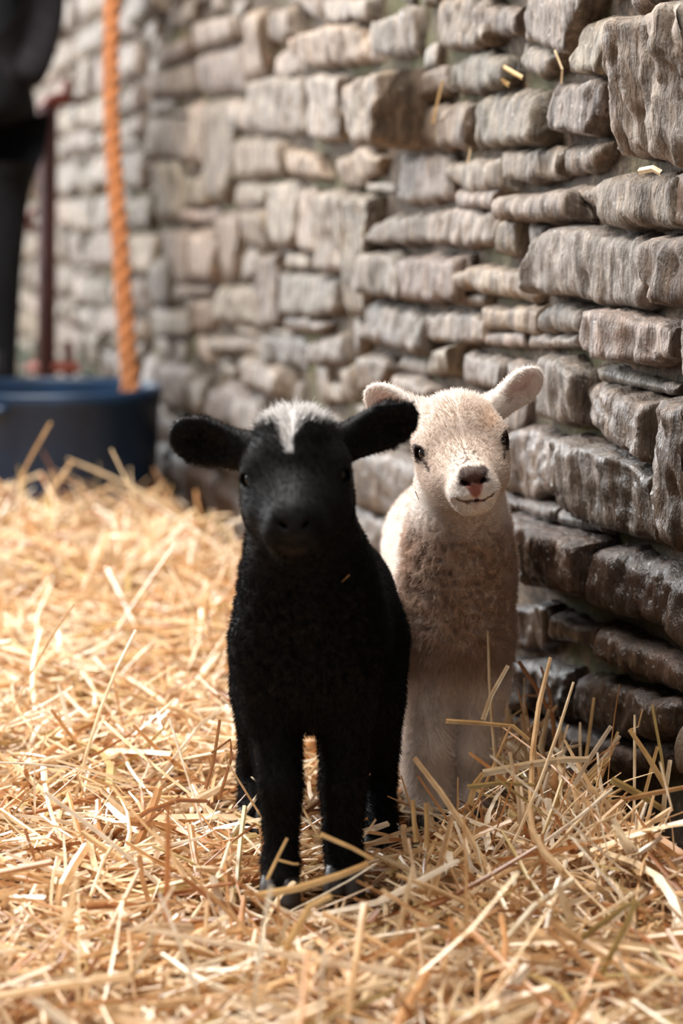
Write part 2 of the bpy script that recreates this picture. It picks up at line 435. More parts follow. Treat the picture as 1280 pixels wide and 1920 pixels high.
def stone_mesh(poly, h, seed, du):
    """a split stone: front face follows the outline with cleft relief, sides run back into the mortar"""
    r = np.random.default_rng(seed)
    pu = np.array([p[0] for p in poly]); pv = np.array([p[1] for p in poly])
    umin, umax = pu.min(), pu.max()
    L = umax - umin; Ht = pv.max() - pv.min()
    n = max(7, min(90, int(L / du))); m = max(6, min(46, int(Ht / (du * 1.15))))
    s = np.linspace(0, 1, n + 1); s = 0.5 - 0.5 * np.cos(np.pi * (0.06 + 0.88 * s)); s = (s - s[0]) / (s[-1] - s[0]) * 0.4 + np.linspace(0, 1, n + 1) * 0.6
    us = umin + L * (0.004 + 0.992 * s)
    lo = np.full(n + 1, 1e9); hi = np.full(n + 1, -1e9)
    q = len(poly)
    for a in range(q):
        x0, y0 = poly[a]; x1, y1 = poly[(a + 1) % q]
        if abs(x1 - x0) < 1e-9: continue
        t = (us - x0) / (x1 - x0); ok = (t >= 0) & (t <= 1)
        y = y0 + (y1 - y0) * t
        lo = np.where(ok, np.minimum(lo, y), lo); hi = np.where(ok, np.maximum(hi, y), hi)
    bad = hi < lo
    if bad.any():
        good = np.where(~bad)[0]
        for b in np.where(bad)[0]:
            g = good[np.argmin(abs(good - b))]; lo[b], hi[b] = lo[g], hi[g]
    sd = seed * 7.31
    je = 0.006 * min(1, Ht / 0.06)
    hi = hi + je * fbm(np.stack([us * 28, us * 0 + sd, us * 0], -1), 3)
    lo = lo + je * fbm(np.stack([us * 28, us * 0 + sd + 40, us * 0], -1), 3)
    hi = np.maximum(hi, lo + 0.004)
    tv = np.linspace(0, 1, m + 1)
    Uc = np.repeat(us[None], m + 1, 0)
    Vc = lo[None] + (hi - lo)[None] * tv[:, None]
    Uc = Uc + 0.010 * fbm(np.stack([Vc * 30, Vc * 0 + sd, Uc * 6], -1), 2) * (0.4 + 0.6 * np.abs(2 * (Uc - umin) / L - 1))
    e = np.minimum(np.minimum(Vc - lo[None], hi[None] - Vc), np.minimum(Uc - us[0], us[-1] - Uc) * 0.9)
    e = np.clip(e, 0, None)
    rb = r.uniform(0.0018, 0.0045)
    prof = 1 - np.exp(-e / rb)
    amp = r.uniform(0.7, 1.25) * min(1, Ht / 0.07) * (0.35 + 0.65 * min(1, h / 0.04))
    flute = fbm(np.stack([Uc * 17 + sd, Vc * 6, Vc * 0 + sd], -1), 3)
    chip = np.abs(fbm(np.stack([Uc * 34, Vc * 16 + sd, Vc * 0], -1), 3))
    lowf = fbm(np.stack([Uc * 5, Vc * 7 + sd, Vc * 0 + 9], -1), 2)
    step = np.floor((lowf + 0.12 * flute) * 3.0 + 0.5) / 3.0
    rel = 0.0085 * flute - 0.011 * chip + 0.004 * lowf + 0.009 * step
    tilt = r.uniform(-.10, .10) * (Uc - (umin + umax) / 2) + r.uniform(-.12, .12) * (Vc - Vc.mean())
    Hc = 0.002 + h * prof + (rel * amp + np.clip(tilt, -.012, .012)) * np.clip(prof * 1.25 - 0.05, 0, 1)
    Hc = np.maximum(Hc, -0.004)
    fr = np.stack([Uc, -Hc * 0 + Hc, Vc], -1).reshape(-1, 3)
    nc = n + 1
    per = np.concatenate([np.arange(n), n + nc * np.arange(m), m * nc + n - np.arange(n), nc * (m - np.arange(m))])
    bk = fr[per].copy(); bk[:, 1] = -0.05
    cu, cv = Uc.mean(), Vc.mean()
    Vt = np.concatenate([fr, bk]); k = len(per); f0 = len(fr)
    side = np.stack([per, f0 + np.arange(k), f0 + (np.arange(k) + 1) % k, np.roll(per, -1)], 1)
    cen = np.array([cu, 0.0, cv])
    return Vt - cen, np.concatenate([grid_faces(m + 1, nc), side]), cen

def add_stone(poly, h, damp_shade, seed, du, tint=None):
    Vt, Fc, cen = stone_mesh(poly, h, seed, du)
    Vt = Vt * np.array([1, WS, 1]); cen = cen * np.array([1, WS, 1])
    if WS < 0: Fc = Fc[:, ::-1]
    o = mesh_np('stone', Vt, Fc, M_STONE, wall)
    o.location = tuple(cen)
    r = np.random.default_rng(seed + 999)
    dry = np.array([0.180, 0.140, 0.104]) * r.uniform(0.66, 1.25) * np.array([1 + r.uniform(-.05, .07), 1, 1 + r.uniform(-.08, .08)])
    wet_shaded = np.array([0.040, 0.023, 0.0145]) * r.uniform(0.75, 1.3)  # wetness, plus the weak light low on the wall put into the colour
    c = dry * (1 - damp_shade) + wet_shaded * damp_shade
    o.color = (c[0], c[1], c[2], min(1, 0.15 + damp_shade))
    return o
sn = 0
stone_specs = []
for sc_, ox, oy, lst in STONES:
    for h, damp_shade, pts in lst:
        h = h * .8 if h < .07 else h
        poly = np.array([wall_uv(ox + sc_ * x, oy + sc_ * y, h) for x, y in pts])
        cen_ = (poly.max(0) + poly.min(0)) / 2; ext_ = np.ptp(poly, 0)
        poly = [tuple(q) for q in cen_ + (poly - cen_) * (1 + np.array([.014, .007]) / ext_)]
        sl, ins = poly_cells(poly)
        occ[sl] |= ins
        stone_specs.append((poly, h, damp_shade))
# courses for the parts of the wall the tracing does not cover (far end, above and beside the frame)
def rough_quad(u0, u1, v0, v1, r):
    j = lambda a: r.uniform(-a, a)
    a = min(0.02, (u1 - u0) * .12); b = min(0.010, (v1 - v0) * .12)
    um = (u0 + u1) / 2
    return [(u0 + j(a), v1 + j(b)), (um, v1 + j(b)), (u1 + j(a), v1 + j(b)), (u1 + j(a), v0 + j(b)), (um, v0 + j(b)), (u0 + j(a), v0 + j(b))]
def damp_shade_at(u, v):
    return float(np.clip(1.0 - (v + 0.02) / 0.42, 0, 1.0)) * float(np.clip((u + 3.5) / 3.0, 0.15, 1))  # dampness and painted shade both grow towards the floor
rr = np.random.default_rng(21)
v = -0.03
extra = []
while v < V1 - 0.12:
    ch = rr.uniform(0.07, 0.135)
    u = U0 + 0.05 + rr.uniform(0, .2)
    while u < U1 - 0.1:
        cl = rr.uniform(0.14, 0.42)
        if u + cl > U1 - 0.02: break
        vo = v + rr.uniform(-.012, .012); hh = ch + rr.uniform(-.02, .01)
        quad = rough_quad(u + .006, u + cl - .006, vo, vo + hh - .012, rr)
        sl, ins = poly_cells(quad)
        tot = ins.sum(); cov = (occ[sl] & ins).sum()
        if tot and cov / tot < 0.06:
            occ[sl] |= ins
            extra.append((quad, rr.uniform(.014, .034), damp_shade_at(u, vo)))
        u += cl
    v += ch
# small packing stones in what is left
pin = []
for k in range(12000):
    u = rr.uniform(U0 + .1, U1 - .1); vv_ = rr.uniform(0.0, V1 - .1)
    cl, chh = rr.uniform(.04, .22), rr.uniform(.014, .07)
    quad = rough_quad(u, u + cl, vv_, vv_ + chh, rr)
    sl, ins = poly_cells(quad)
    tot = ins.sum()
    if tot >= 3 and (occ[sl] & ins).sum() <= .12 * tot:
        occ[sl] |= ins
        pin.append((quad, rr.uniform(.004, .016), damp_shade_at(u, vv_)))
def px_size(poly, h):
    c = np.array(poly).mean(0); p = wall_xyz(c[0], c[1], h)
    rel = p - CAMP; dep = rel[1] * CP - rel[2] * SP
    if dep < 0.3: return 0
    x = 640 + F_PX * rel[0] / dep; y = 960 - F_PX * (rel[1] * SP + rel[2] * CP) / dep
    a = np.array(poly); w = np.ptp(a[:, 0]) * 0.3; hh = np.ptp(a[:, 1])
    vis = -40 < x < 1320 and -40 < y < 1600
    return w * hh * (F_PX / dep) ** 2 * (1 if vis else 0.02)
rest = sorted(extra + pin, key=lambda s: -px_size(s[0], s[1]))
room = 298 - len(stone_specs)
single, joined = rest[:room], rest[room:]
for poly, h, damp_shade in stone_specs + single:
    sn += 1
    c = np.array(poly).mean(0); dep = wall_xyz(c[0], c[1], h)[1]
    add_stone(poly, h, damp_shade, sn, 0.0055 if dep < 2.6 else 0.008 if dep < 3.6 else 0.016)
VS, FS, off = [], [], 0
for poly, h, damp_shade in joined:
    sn += 1
    Vt, Fc, cen = stone_mesh(poly, h, sn, 0.03)
    VS.append((Vt + cen) * np.array([1, WS, 1])); FS.append((Fc[:, ::-1] if WS < 0 else Fc) + off); off += len(Vt)
if VS:
    o = tag(mesh_np('packing_stones', np.concatenate(VS), np.concatenate(FS), M_STONE, wall), kind='stuff')
    o.color = (0.20, 0.165, 0.13, 0.2)
print('stones', len(stone_specs), len(single), len(joined))

# ------------------------------------------------------------------ blue tub by the wall
M_TUB = plain('blue_rubber', (0.007, 0.026, 0.062), 0.38, 0.25, 12)
yt = float(ground(120, 948)[1])
rt = 212.0 / F_PX * yt * 1.03
tc = np.array([P(102, 900, yt + rt)[0], yt + rt, -0.03])
ht = float(P(102, 741, yt)[2]) + 0.03
bm = bmesh.new()
lathe(bm, [(0.02, .012), (rt * .90, .012), (rt * .955, ht - .02), (rt * .955, ht - .004), (rt * .972, ht), (rt * .992, ht), (rt * 1.0, ht - .006), (rt * 1.0, ht - .028), (rt * .985, ht - .032), (rt * .94, .03), (rt * .925, .0), (0.02, .0)], 72)
tub = empty('rubber_tub', tuple(tc), 'round dark blue rubber tub standing on the straw by the wall', 'tub')
tb = bm_obj('tub_body', bm, M_TUB, tub)
for s in (-1, 1):                                     # moulded grips on the rim
    bm = bmesh.new()
    a0 = math.radians(60) if s > 0 else math.radians(240)
    pts = [(math.cos(a0 + t) * rt * (1.0 + .045 * math.cos(t / .28 * math.pi / 2)), math.sin(a0 + t) * rt * (1.0 + .045 * math.cos(t / .28 * math.pi / 2)), ht - .035) for t in np.linspace(-.28, .28, 9)]
    tube(bm, pts, .010, 8)
    bm_obj('grip', bm, M_TUB, tub)

# ------------------------------------------------------------------ orange rope hanging into the tub
M_ROPE = plain('orange_twine', (0.44, 0.165, 0.055), 0.8, 0.35, 60)
yr = yt + rt * 1.0
rp = [P(x, y, yr) for x, y in ((250, 765), (244, 725), (236, 620), (228, 500), (219, 380), (212, 280), (208, 190), (208, 90), (210, -10), (212, -140), (213, -420))]
rp[0][2] = tc[2] + .02; rp[0][0] -= .05
bm = bmesh.new()
fine = []
for a, b in zip(rp, rp[1:]):
    for t in np.linspace(0, 1, 14, endpoint=False): fine.append(a * (1 - t) + b * t)
fine.append(rp[-1])
for k in range(3):
    tube(bm, [p + np.array([math.cos(i * .55 + k * 2.094), math.sin(i * .55 + k * 2.094), 0]) * .0095 for i, p in enumerate(fine)], [.0150 - .004 * min(1, i / 80) for i in range(len(fine))], 7)
tag(bm_obj('rope', bm, M_ROPE), 'orange rope hanging down into the blue tub', 'rope')

# ------------------------------------------------------------------ rusty gate post behind the tub
M_RUST = plain('rusty_paint', (0.10, 0.036, 0.032), 0.7, 0.4, 25)
M_RED = plain('red_oxide_paint', (0.30, 0.075, 0.05), 0.6, 0.3, 20)
yg = yt + 2 * rt + .55
pt = lambda x, y: Vector(P(x, y, yg))
top, bot = pt(90, 196), pt(84, 690)
base = Vector(P(82, 700, yg)); base.z = -.04
post = empty('gate_post', tuple(base), 'rusty maroon steel gate post standing behind the blue tub', 'post')
L_ = lambda v: Vector(v) - base
bm = bmesh.new()
ht_ = top.z - base.z
box(bm, (0, 0, ht_ / 2), (.047, .047, ht_), bevel=.004)
for v in bm.verts: v.co.x += (top.x - base.x) * v.co.z / ht_
bm_obj('upright', bm, M_RUST, post)
bm = bmesh.new()
tube(bm, [L_(pt(84, 208)), L_(pt(95, 194)), L_(pt(112, 186)), L_(pt(128, 184))], [.022, .024, .020, .016], 10)
bm_obj('bracket', bm, M_RED, post)
bm = bmesh.new(); tube(bm, [L_(pt(112, 192)), L_(pt(162, 188))], .010, 8); bm_obj('latch_bar', bm, M_RUST, post)
bm = bmesh.new(); tube(bm, [L_(pt(124, 190)), L_(pt(124, 150))], .012, 8); bm_obj('pin', bm, M_RED, post)
bm = bmesh.new(); box(bm, L_(pt(100, 689)), (.150, .04, .030), bevel=.004); bm_obj('lower_rail', bm, M_RED, post)
bm = bmesh.new(); tube(bm, [L_(pt(76, 395)), L_(pt(60, 400)), L_(pt(52, 412)), L_(pt(58, 428)), L_(pt(74, 426))], .011, 8); bm_obj('hook', bm, M_RED, post)
bm = bmesh.new(); tube(bm, [L_(pt(128, 700)) - Vector((0, 0, .16)), L_(pt(128, 640))], .014, 8); bm_obj('stub_bar', bm, M_RUST, post)

# ------------------------------------------------------------------ weeds at the wall foot behind the tub
M_WEED = plain('blue_green_leaf', (0.10, 0.20, 0.14), 0.5, 0.4, 30)
def weed(px, py, y, label, seed):
    r = np.random.default_rng(seed)
    b = Vector(P(px, py, y)); b.z = -.04
    o = empty('weed', tuple(b), label, 'plant')
    top_z = P(px, py, y)[2] + .04
    for i in range(9):
        bm = bmesh.new()
        yaw = r.uniform(0, 6.28); l = r.uniform(.05, .10); z0 = r.uniform(.5, 1.0) * top_z
        d = Vector((math.cos(yaw), math.sin(yaw), .4)); n = Vector((-math.sin(yaw), math.cos(yaw), 0))
        prev = None
        for t, w in ((0, .003), (.3, .018), (.6, .020), (.85, .010), (1, .001)):
            c = Vector((0, 0, z0)) + d * l * t + Vector((0, 0, -.05 * t * t))
            cur = [bm.verts.new(c - n * w), bm.verts.new(c + Vector((0, 0, -.004))), bm.verts.new(c + n * w)]
            if prev:
                bm.faces.new((prev[0], prev[1], cur[1], cur[0])); bm.faces.new((prev[1], prev[2], cur[2], cur[1]))
            prev = cur
        bm_obj('leaf', bm, M_WEED, o)
    bm = bmesh.new(); tube(bm, [(0, 0, 0), (.004, 0, top_z * .5), (0, .004, top_z + .01)], [.005, .004, .002], 6); bm_obj('stem', bm, M_WEED, o)
weed(148, 655, yg + .25, 'blue-green weed growing just right of the rusty gate post', 3)
weed(42, 650, yg + .15, 'blue-green weed growing between the person and the gate post', 4)

# ------------------------------------------------------------------ person in dark clothes standing behind the tub
M_CLOTH = plain('charcoal_trousers', (0.008, 0.0085, 0.010), 0.9, 0.3, 40, spec=.2)
M_COAT = plain('dark_purple_grey_coat', (0.017, 0.015, 0.018), 0.9, 0.3, 40, spec=.2)
M_BOOT = plain('black_boot_rubber', (0.012, 0.012, 0.013), 0.4, 0.2, 20)
M_SKIN = plain('person_skin', (0.55, 0.33, 0.25), 0.55, 0.08, 20)
M_HAIRP = plain('dark_brown_hair', (0.03, 0.018, 0.011), 0.6, 0.3, 60)
yp = yt + 2 * rt + .22
pp = lambda x, y, dy=0: Vector(P(x, y, yp + dy))
root_p = Vector((pp(-60, 690).x, yp, -.04))
person = empty('person', tuple(root_p), 'person in charcoal trousers and dark coat standing behind the blue tub', 'person')
Q = lambda v: v - root_p
def skin_mesh(name, verts, edges, mat, parent, root=0, sub=2):
    me = bpy.data.meshes.new(name); me.from_pydata([tuple(v[0]) for v in verts], edges, [])
    o = link(name, me, None, parent)
    md = o.modifiers.new('skin', 'SKIN'); md.use_smooth_shade = True
    for i, v in enumerate(verts):
        s = me.skin_vertices[0].data[i]; s.radius = v[1] if hasattr(v[1], '__len__') else (v[1], v[1]); s.use_root = (i == root)
    sb = o.modifiers.new('sub', 'SUBSURF'); sb.levels = sub; sb.render_levels = sub
    dg = bpy.context.evaluated_depsgraph_get(); m2 = bpy.data.meshes.new_from_object(o.evaluated_get(dg))
    o.modifiers.clear(); o.data = m2; m2.materials.clear(); m2.materials.append(mat)
    m2.polygons.foreach_set('use_smooth', np.full(len(m2.polygons), True))
    return o
hipx = -60
def at_z(px, z, dy=0):
    q = pp(px, 400, dy); q.z = z; return Q(q)
body_v = [(at_z(hipx, 1.00), (.155, .12)), (at_z(hipx, 1.22), (.145, .11)), (at_z(hipx, 1.42), (.16, .11)), (at_z(hipx, 1.50), (.07, .07)), (at_z(hipx, 1.58), (.055, .06)), (at_z(hipx, 1.66), (.075, .09)), (at_z(hipx, 1.76), (.070, .085)),
  (at_z(-22, .90), .150), (at_z(-18, .78, -.01), .122), (at_z(-18, .53, -.02), .086), (at_z(-20, .34), .072), (at_z(-24, .10), .062), (at_z(-24, .04, -.01), .052), (at_z(-24, .03, -.08), .036),
  (at_z(-128, .90), .140), (at_z(-140, .78, -.01), .118), (at_z(-146, .53, -.02), .084), (at_z(-150, .34), .072), (at_z(-150, .10), .062), (at_z(-150, .04, -.01), .052), (at_z(-150, .03, -.08), .036)]
body_e = [(0, 1), (1, 2), (2, 3), (3, 4), (4, 5), (5, 6), (0, 7), (7, 8), (8, 9), (9, 10), (10, 11), (11, 12), (12, 13), (0, 14), (14, 15), (15, 16), (16, 17), (17, 18), (18, 19), (19, 20)]
skin_mesh('body', body_v, body_e, M_CLOTH, person)
# coat to the hip with both arms, hands in its pockets
coat_v = [(at_z(hipx, 1.22), (.195, .14)), (at_z(hipx, 1.44), (.19, .125)), (at_z(hipx, 1.52), (.085, .08)), (at_z(hipx, 1.03), (.205, .15)), (at_z(hipx, .93), (.19, .15)),
  (at_z(66, 1.42), .066), (at_z(92, 1.30), .062), (at_z(92, 1.16, .02), .060), (at_z(72, 1.06, -.03), .056), (at_z(46, .98, -.07), .054),
  (at_z(-186, 1.42), .066), (at_z(-212, 1.30), .062), (at_z(-212, 1.16, .02), .060), (at_z(-192, 1.06, -.03), .056), (at_z(-166, .98, -.07), .054)]
coat_e = [(0, 1), (1, 2), (0, 3), (3, 4), (1, 5), (5, 6), (6, 7), (7, 8), (8, 9), (1, 10), (10, 11), (11, 12), (12, 13), (13, 14)]
skin_mesh('coat', coat_v, coat_e, M_COAT, person)['label'] = 'dark purple-grey coat'
bm = bmesh.new()
bmesh.ops.create_uvsphere(bm, u_segments=24, v_segments=18, radius=1)
for v in bm.verts:
    x, y, z = v.co; v.co = (x * .078 * (1 - .18 * max(0, -z)), y * .098, z * .118 - (.02 if y < -.5 and z < 0 else 0))
    if y < -.85 and abs(x) < .25 and -.3 < z < .1: v.co.y -= .018
h = bm_obj('head', bm, M_SKIN, person); h.location = at_z(hipx, 1.70)
bm = bmesh.new()
bmesh.ops.create_uvsphere(bm, u_segments=24, v_segments=18, radius=1)
bmesh.ops.delete(bm, geom=[v for v in bm.verts if v.co.z < -.35 or (v.co.y < -.45 and v.co.z < .42)], context='VERTS')
for v in bm.verts: v.co = (v.co.x * .086, v.co.y * .106, v.co.z * .126)
h = bm_obj('hair', bm, M_HAIRP, person); h.location = at_z(hipx, 1.705)
for px in (-24, -150):
    bm = bmesh.new()
    tube(bm, [at_z(px, -.0, 0), at_z(px, .06), at_z(px, .2), at_z(px, .33)], [.056, .058, .062, .070], 14)
    b2 = bmesh.ops.create_uvsphere(bm, u_segments=14, v_segments=8, radius=1)
    c = at_z(px, .03, -.07)
    for v in b2['verts']: v.co = c + Vector((v.co.x * .052, v.co.y * .13, v.co.z * (.045 if v.co.z > 0 else .03)))
    bm_obj('boot', bm, M_BOOT, person)

# ------------------------------------------------------------------ lambs: one continuous body each, grown from blended volumes
class Volume:
    def __init__(s, xs, ys, zs):
        s.ax = [np.asarray(a, dtype=np.float64) for a in (xs, ys, zs)]
        s.D = np.full([len(a) for a in s.ax], 0.2, dtype=np.float32)
    def region(s, lo, hi):
        sl = tuple(slice(max(0, np.searchsorted(a, l) - 1), min(len(a), np.searchsorted(a, h) + 1)) for a, l, h in zip(s.ax, lo, hi))
        X = s.ax[0][sl[0]][:, None, None]; Y = s.ax[1][sl[1]][None, :, None]; Z = s.ax[2][sl[2]][None, None, :]
        return sl, X, Y, Z
    def blend(s, sl, d, k, sub=False):
        a = s.D[sl]
        if sub:
            h = np.clip(k - np.abs(a + d), 0, None) / k if k > 0 else 0
            s.D[sl] = np.maximum(a, -d) + (h * h * k * 0.25 if k > 0 else 0)
        else:
            h = np.clip(k - np.abs(a - d), 0, None) / k if k > 0 else 0
            s.D[sl] = np.minimum(a, d) - (h * h * k * 0.25 if k > 0 else 0)
    def cone(s, a, b, ra, rb, k=0.02, sub=False):
        a = np.asarray(a, float); b = np.asarray(b, float); m = max(ra, rb) + k + 0.012
        sl, X, Y, Z = s.region(np.minimum(a, b) - m, np.maximum(a, b) + m)
        ab = b - a; L2 = ab.dot(ab) + 1e-12
        t = np.clip(((X - a[0]) * ab[0] + (Y - a[1]) * ab[1] + (Z - a[2]) * ab[2]) / L2, 0, 1)
        d = np.sqrt((X - a[0] - t * ab[0]) ** 2 + (Y - a[1] - t * ab[1]) ** 2 + (Z - a[2] - t * ab[2]) ** 2) - (ra + (rb - ra) * t)
        s.blend(sl, d, k, sub)
    def ell(s, c, r, axes=None, k=0.02, sub=False):
        c = np.asarray(c, float); r = np.asarray(r, float)
        m = r.max() + k + 0.012
        sl, X, Y, Z = s.region(c - m, c + m)
        A = np.eye(3) if axes is None else np.asarray(axes, float)      # columns are the ellipsoid's own axes
        k0 = 0; k1 = 0
        for i in range(3):
            q = (X - c[0]) * A[0, i] + (Y - c[1]) * A[1, i] + (Z - c[2]) * A[2, i]
            k0 = k0 + (q / r[i]) ** 2; k1 = k1 + (q / r[i] ** 2) ** 2
        k0 = np.sqrt(k0); k1 = np.sqrt(k1) + 1e-9
        s.blend(sl, k0 * (k0 - 1) / k1, k, sub)
    def surface(s):
        D = s.D; nx, ny, nz = D.shape
        ins = D < 0
        cs = [(i, j, k) for i in (0, 1) for j in (0, 1) for k in (0, 1)]
        cnt = sum(ins[i:nx - 1 + i, j:ny - 1 + j, k:nz - 1 + k].astype(np.int8) for i, j, k in cs)
        act = (cnt > 0) & (cnt < 8)
        I, J, K = np.nonzero(act)
        idx = np.full(act.shape, -1, np.int64); idx[I, J, K] = np.arange(len(I))
        vals = {c: D[I + c[0], J + c[1], K + c[2]].astype(np.float64) for c in cs}
        pos = {c: np.stack([s.ax[0][I + c[0]], s.ax[1][J + c[1]], s.ax[2][K + c[2]]], 1) for c in cs}
        acc = np.zeros((len(I), 3)); n = np.zeros(len(I))
        for c in cs:
            for ax in range(3):
                if c[ax]: continue
                e = list(c); e[ax] = 1; e = tuple(e)
                va, vb = vals[c], vals[e]
                x = (va < 0) != (vb < 0)
                t = np.where(x, va / np.where(x, va - vb, 1), 0)[:, None]
                acc += np.where(x[:, None], pos[c] * (1 - t) + pos[e] * t, 0); n += x
        V = acc / n[:, None]
        quads = []
        for ax in range(3):
            o1, o2 = [(1, 2), (2, 0), (0, 1)][ax]
            sh = [slice(1, -1)] * 3; sh[ax] = slice(0, -1)
            a = ins[tuple(sh)]; sh2 = list(sh); sh2[ax] = slice(1, None); b = ins[tuple(sh2)]
            ii = np.stack(np.nonzero(a != b), 1)
            base = ii + 1; base[:, ax] -= 1
            flip = a[a != b]
            def cell(d1, d2):
                q = base.copy(); q[:, o1] -= d1; q[:, o2] -= d2
                return idx[q[:, 0], q[:, 1], q[:, 2]]
            Q = np.stack([cell(1, 1), cell(0, 1), cell(0, 0), cell(1, 0)], 1)
            Q[~flip] = Q[~flip][:, ::-1]
            quads.append(Q)
        Q = np.concatenate(quads)
        return V, Q[(Q >= 0).all(1)]

def axis(lo, hi, flo, fhi, fine, coarse):
    """grid line positions: fine inside [flo, fhi], coarse outside"""
    a = [np.arange(flo, fhi, fine)]
    if lo < flo: a.insert(0, np.arange(flo - coarse, lo, -coarse)[::-1])
    if hi > fhi: a.append(np.arange(a[-1][-1] + coarse, hi, coarse))
    return np.concatenate(a)

def head_frame(pitch, yaw, roll):
    R = Matrix.Rotation(roll, 3, 'Y') @ Matrix.Rotation(yaw, 3, 'Z') @ Matrix.Rotation(pitch, 3, 'X')
    # x: towards the viewer's right, y: out of the nose, z: out of the crown
    return np.array([list(R @ Vector(v)) for v in ((1, 0, 0), (0, -1, 0), (0, 0, 1))])

def paint(o, colors):
    a = o.data.color_attributes.new('coat', 'FLOAT_COLOR', 'POINT')
    c = np.concatenate([colors, np.ones((len(colors), 1))], 1).astype(np.float32)
    a.data.foreach_set('color', c.ravel())

def coat_material(name, rough, spec, sheen):
    m, nt, b = material(name)
    at = N(nt, 'ShaderNodeAttribute', attribute_name='coat')
    nt.links.new(at.outputs['Color'], b.inputs['Base Color'])
    b.inputs['Roughness'].default_value = rough; b.inputs['Specular IOR Level'].default_value = spec
    return m
def hair_material(name, rough, spec, through):
    m, nt, b = material(name)
    at = N(nt, 'ShaderNodeAttribute', attribute_name='coat')
    nt.links.new(at.outputs['Color'], b.inputs['Base Color'])
    b.inputs['Roughness'].default_value = rough; b.inputs['Specular IOR Level'].default_value = spec
    tr = N(nt, 'ShaderNodeBsdfTranslucent'); nt.links.new(at.outputs['Color'], tr.inputs['Color'])
    mx = N(nt, 'ShaderNodeMixShader'); mx.inputs[0].default_value = through
    nt.links.new(b.outputs[0], mx.inputs[1]); nt.links.new(tr.outputs[0], mx.inputs[2])
    nt.links.new(mx.outputs[0], nt.nodes['Material Output'].inputs['Surface'])
    return m

def fur(name, body, V, Q, count, length, comb, color, mat, parent, seed, lean=0.6, curl=0.5, freq=110.0, rad=0.00016):
    """short hair rooted on the body's skin; length, comb and colour are functions of the root"""
    r = np.random.default_rng(seed)
    T = np.concatenate([Q[:, [0, 1, 2]], Q[:, [0, 2, 3]]])
    a, b, c = V[T[:, 0]], V[T[:, 1]], V[T[:, 2]]
    cr = np.cross(b - a, c - a); ar = np.linalg.norm(cr, axis=1)
    vn = np.zeros_like(V)
    for i in range(3): np.add.at(vn, T[:, i], cr)
    vn /= np.linalg.norm(vn, axis=1)[:, None] + 1e-12
    f = r.choice(len(T), count, p=ar / ar.sum())
    s = np.sqrt(r.random(count)); t = r.random(count)
    w = np.stack([1 - s, s * (1 - t), s * t], 1)
    p = (w[:, :, None] * V[T[f]]).sum(1)
    n = (w[:, :, None] * vn[T[f]]).sum(1); n /= np.linalg.norm(n, axis=1)[:, None]
    L = length(p, n) * r.uniform(0.6, 1.2, count)
    keep = L > 0.0006
    p, n, L = p[keep], n[keep], L[keep]; m = len(p)
    cd = comb(p, n); cd = cd - n * (cd * n).sum(1)[:, None]
    cu = curl(p) if callable(curl) else np.full(m, curl)
    nv = np.stack([noise3(p * freq), noise3(p * freq + 31.7), noise3(p * freq + 71.3)], 1)
    jit = r.normal(size=(m, 3)) * 0.22
    le = lean(p) if callable(lean) else np.full(m, lean)
    d0 = n * (1.05 - 0.55 * le)[:, None] + cd * le[:, None] * 0.5 + jit + nv * cu[:, None] * 0.7
    d0 /= np.linalg.norm(d0, axis=1)[:, None]
    d1 = d0 + cd * le[:, None] * 0.9 + nv[:, [1, 2, 0]] * cu[:, None] * 1.6
    d1 /= np.linalg.norm(d1, axis=1)[:, None]
    K = 4
    pts = np.zeros((m, K, 3)); pts[:, 0] = p - n * 0.0008
    for i in range(1, K):
        q = (i - 0.5) / (K - 1)
        d = d0 * (1 - q) + d1 * q; d /= np.linalg.norm(d, axis=1)[:, None]
        pts[:, i] = pts[:, i - 1] + d * (L / (K - 1))[:, None]
    cv = bpy.data.hair_curves.new(name)
    cv.add_curves([K] * m)
    cv.attributes['position'].data.foreach_set('vector', pts.astype(np.float32).ravel())
    ra = cv.attributes.new('radius', 'FLOAT', 'POINT')
    ra.data.foreach_set('value', np.tile(np.array([1, 0.95, 0.75, 0.2]) * rad, m).astype(np.float32))
    colr = color(p) * r.uniform(0.82, 1.15, m)[:, None]
    ca = cv.attributes.new('coat', 'FLOAT_COLOR', 'CURVE')
    ca.data.foreach_set('color', np.concatenate([colr, np.ones((m, 1))], 1).astype(np.float32).ravel())
    cv.materials.append(mat)
    o = bpy.data.objects.new(name, cv); COL.objects.link(o); o.parent = parent
    return o

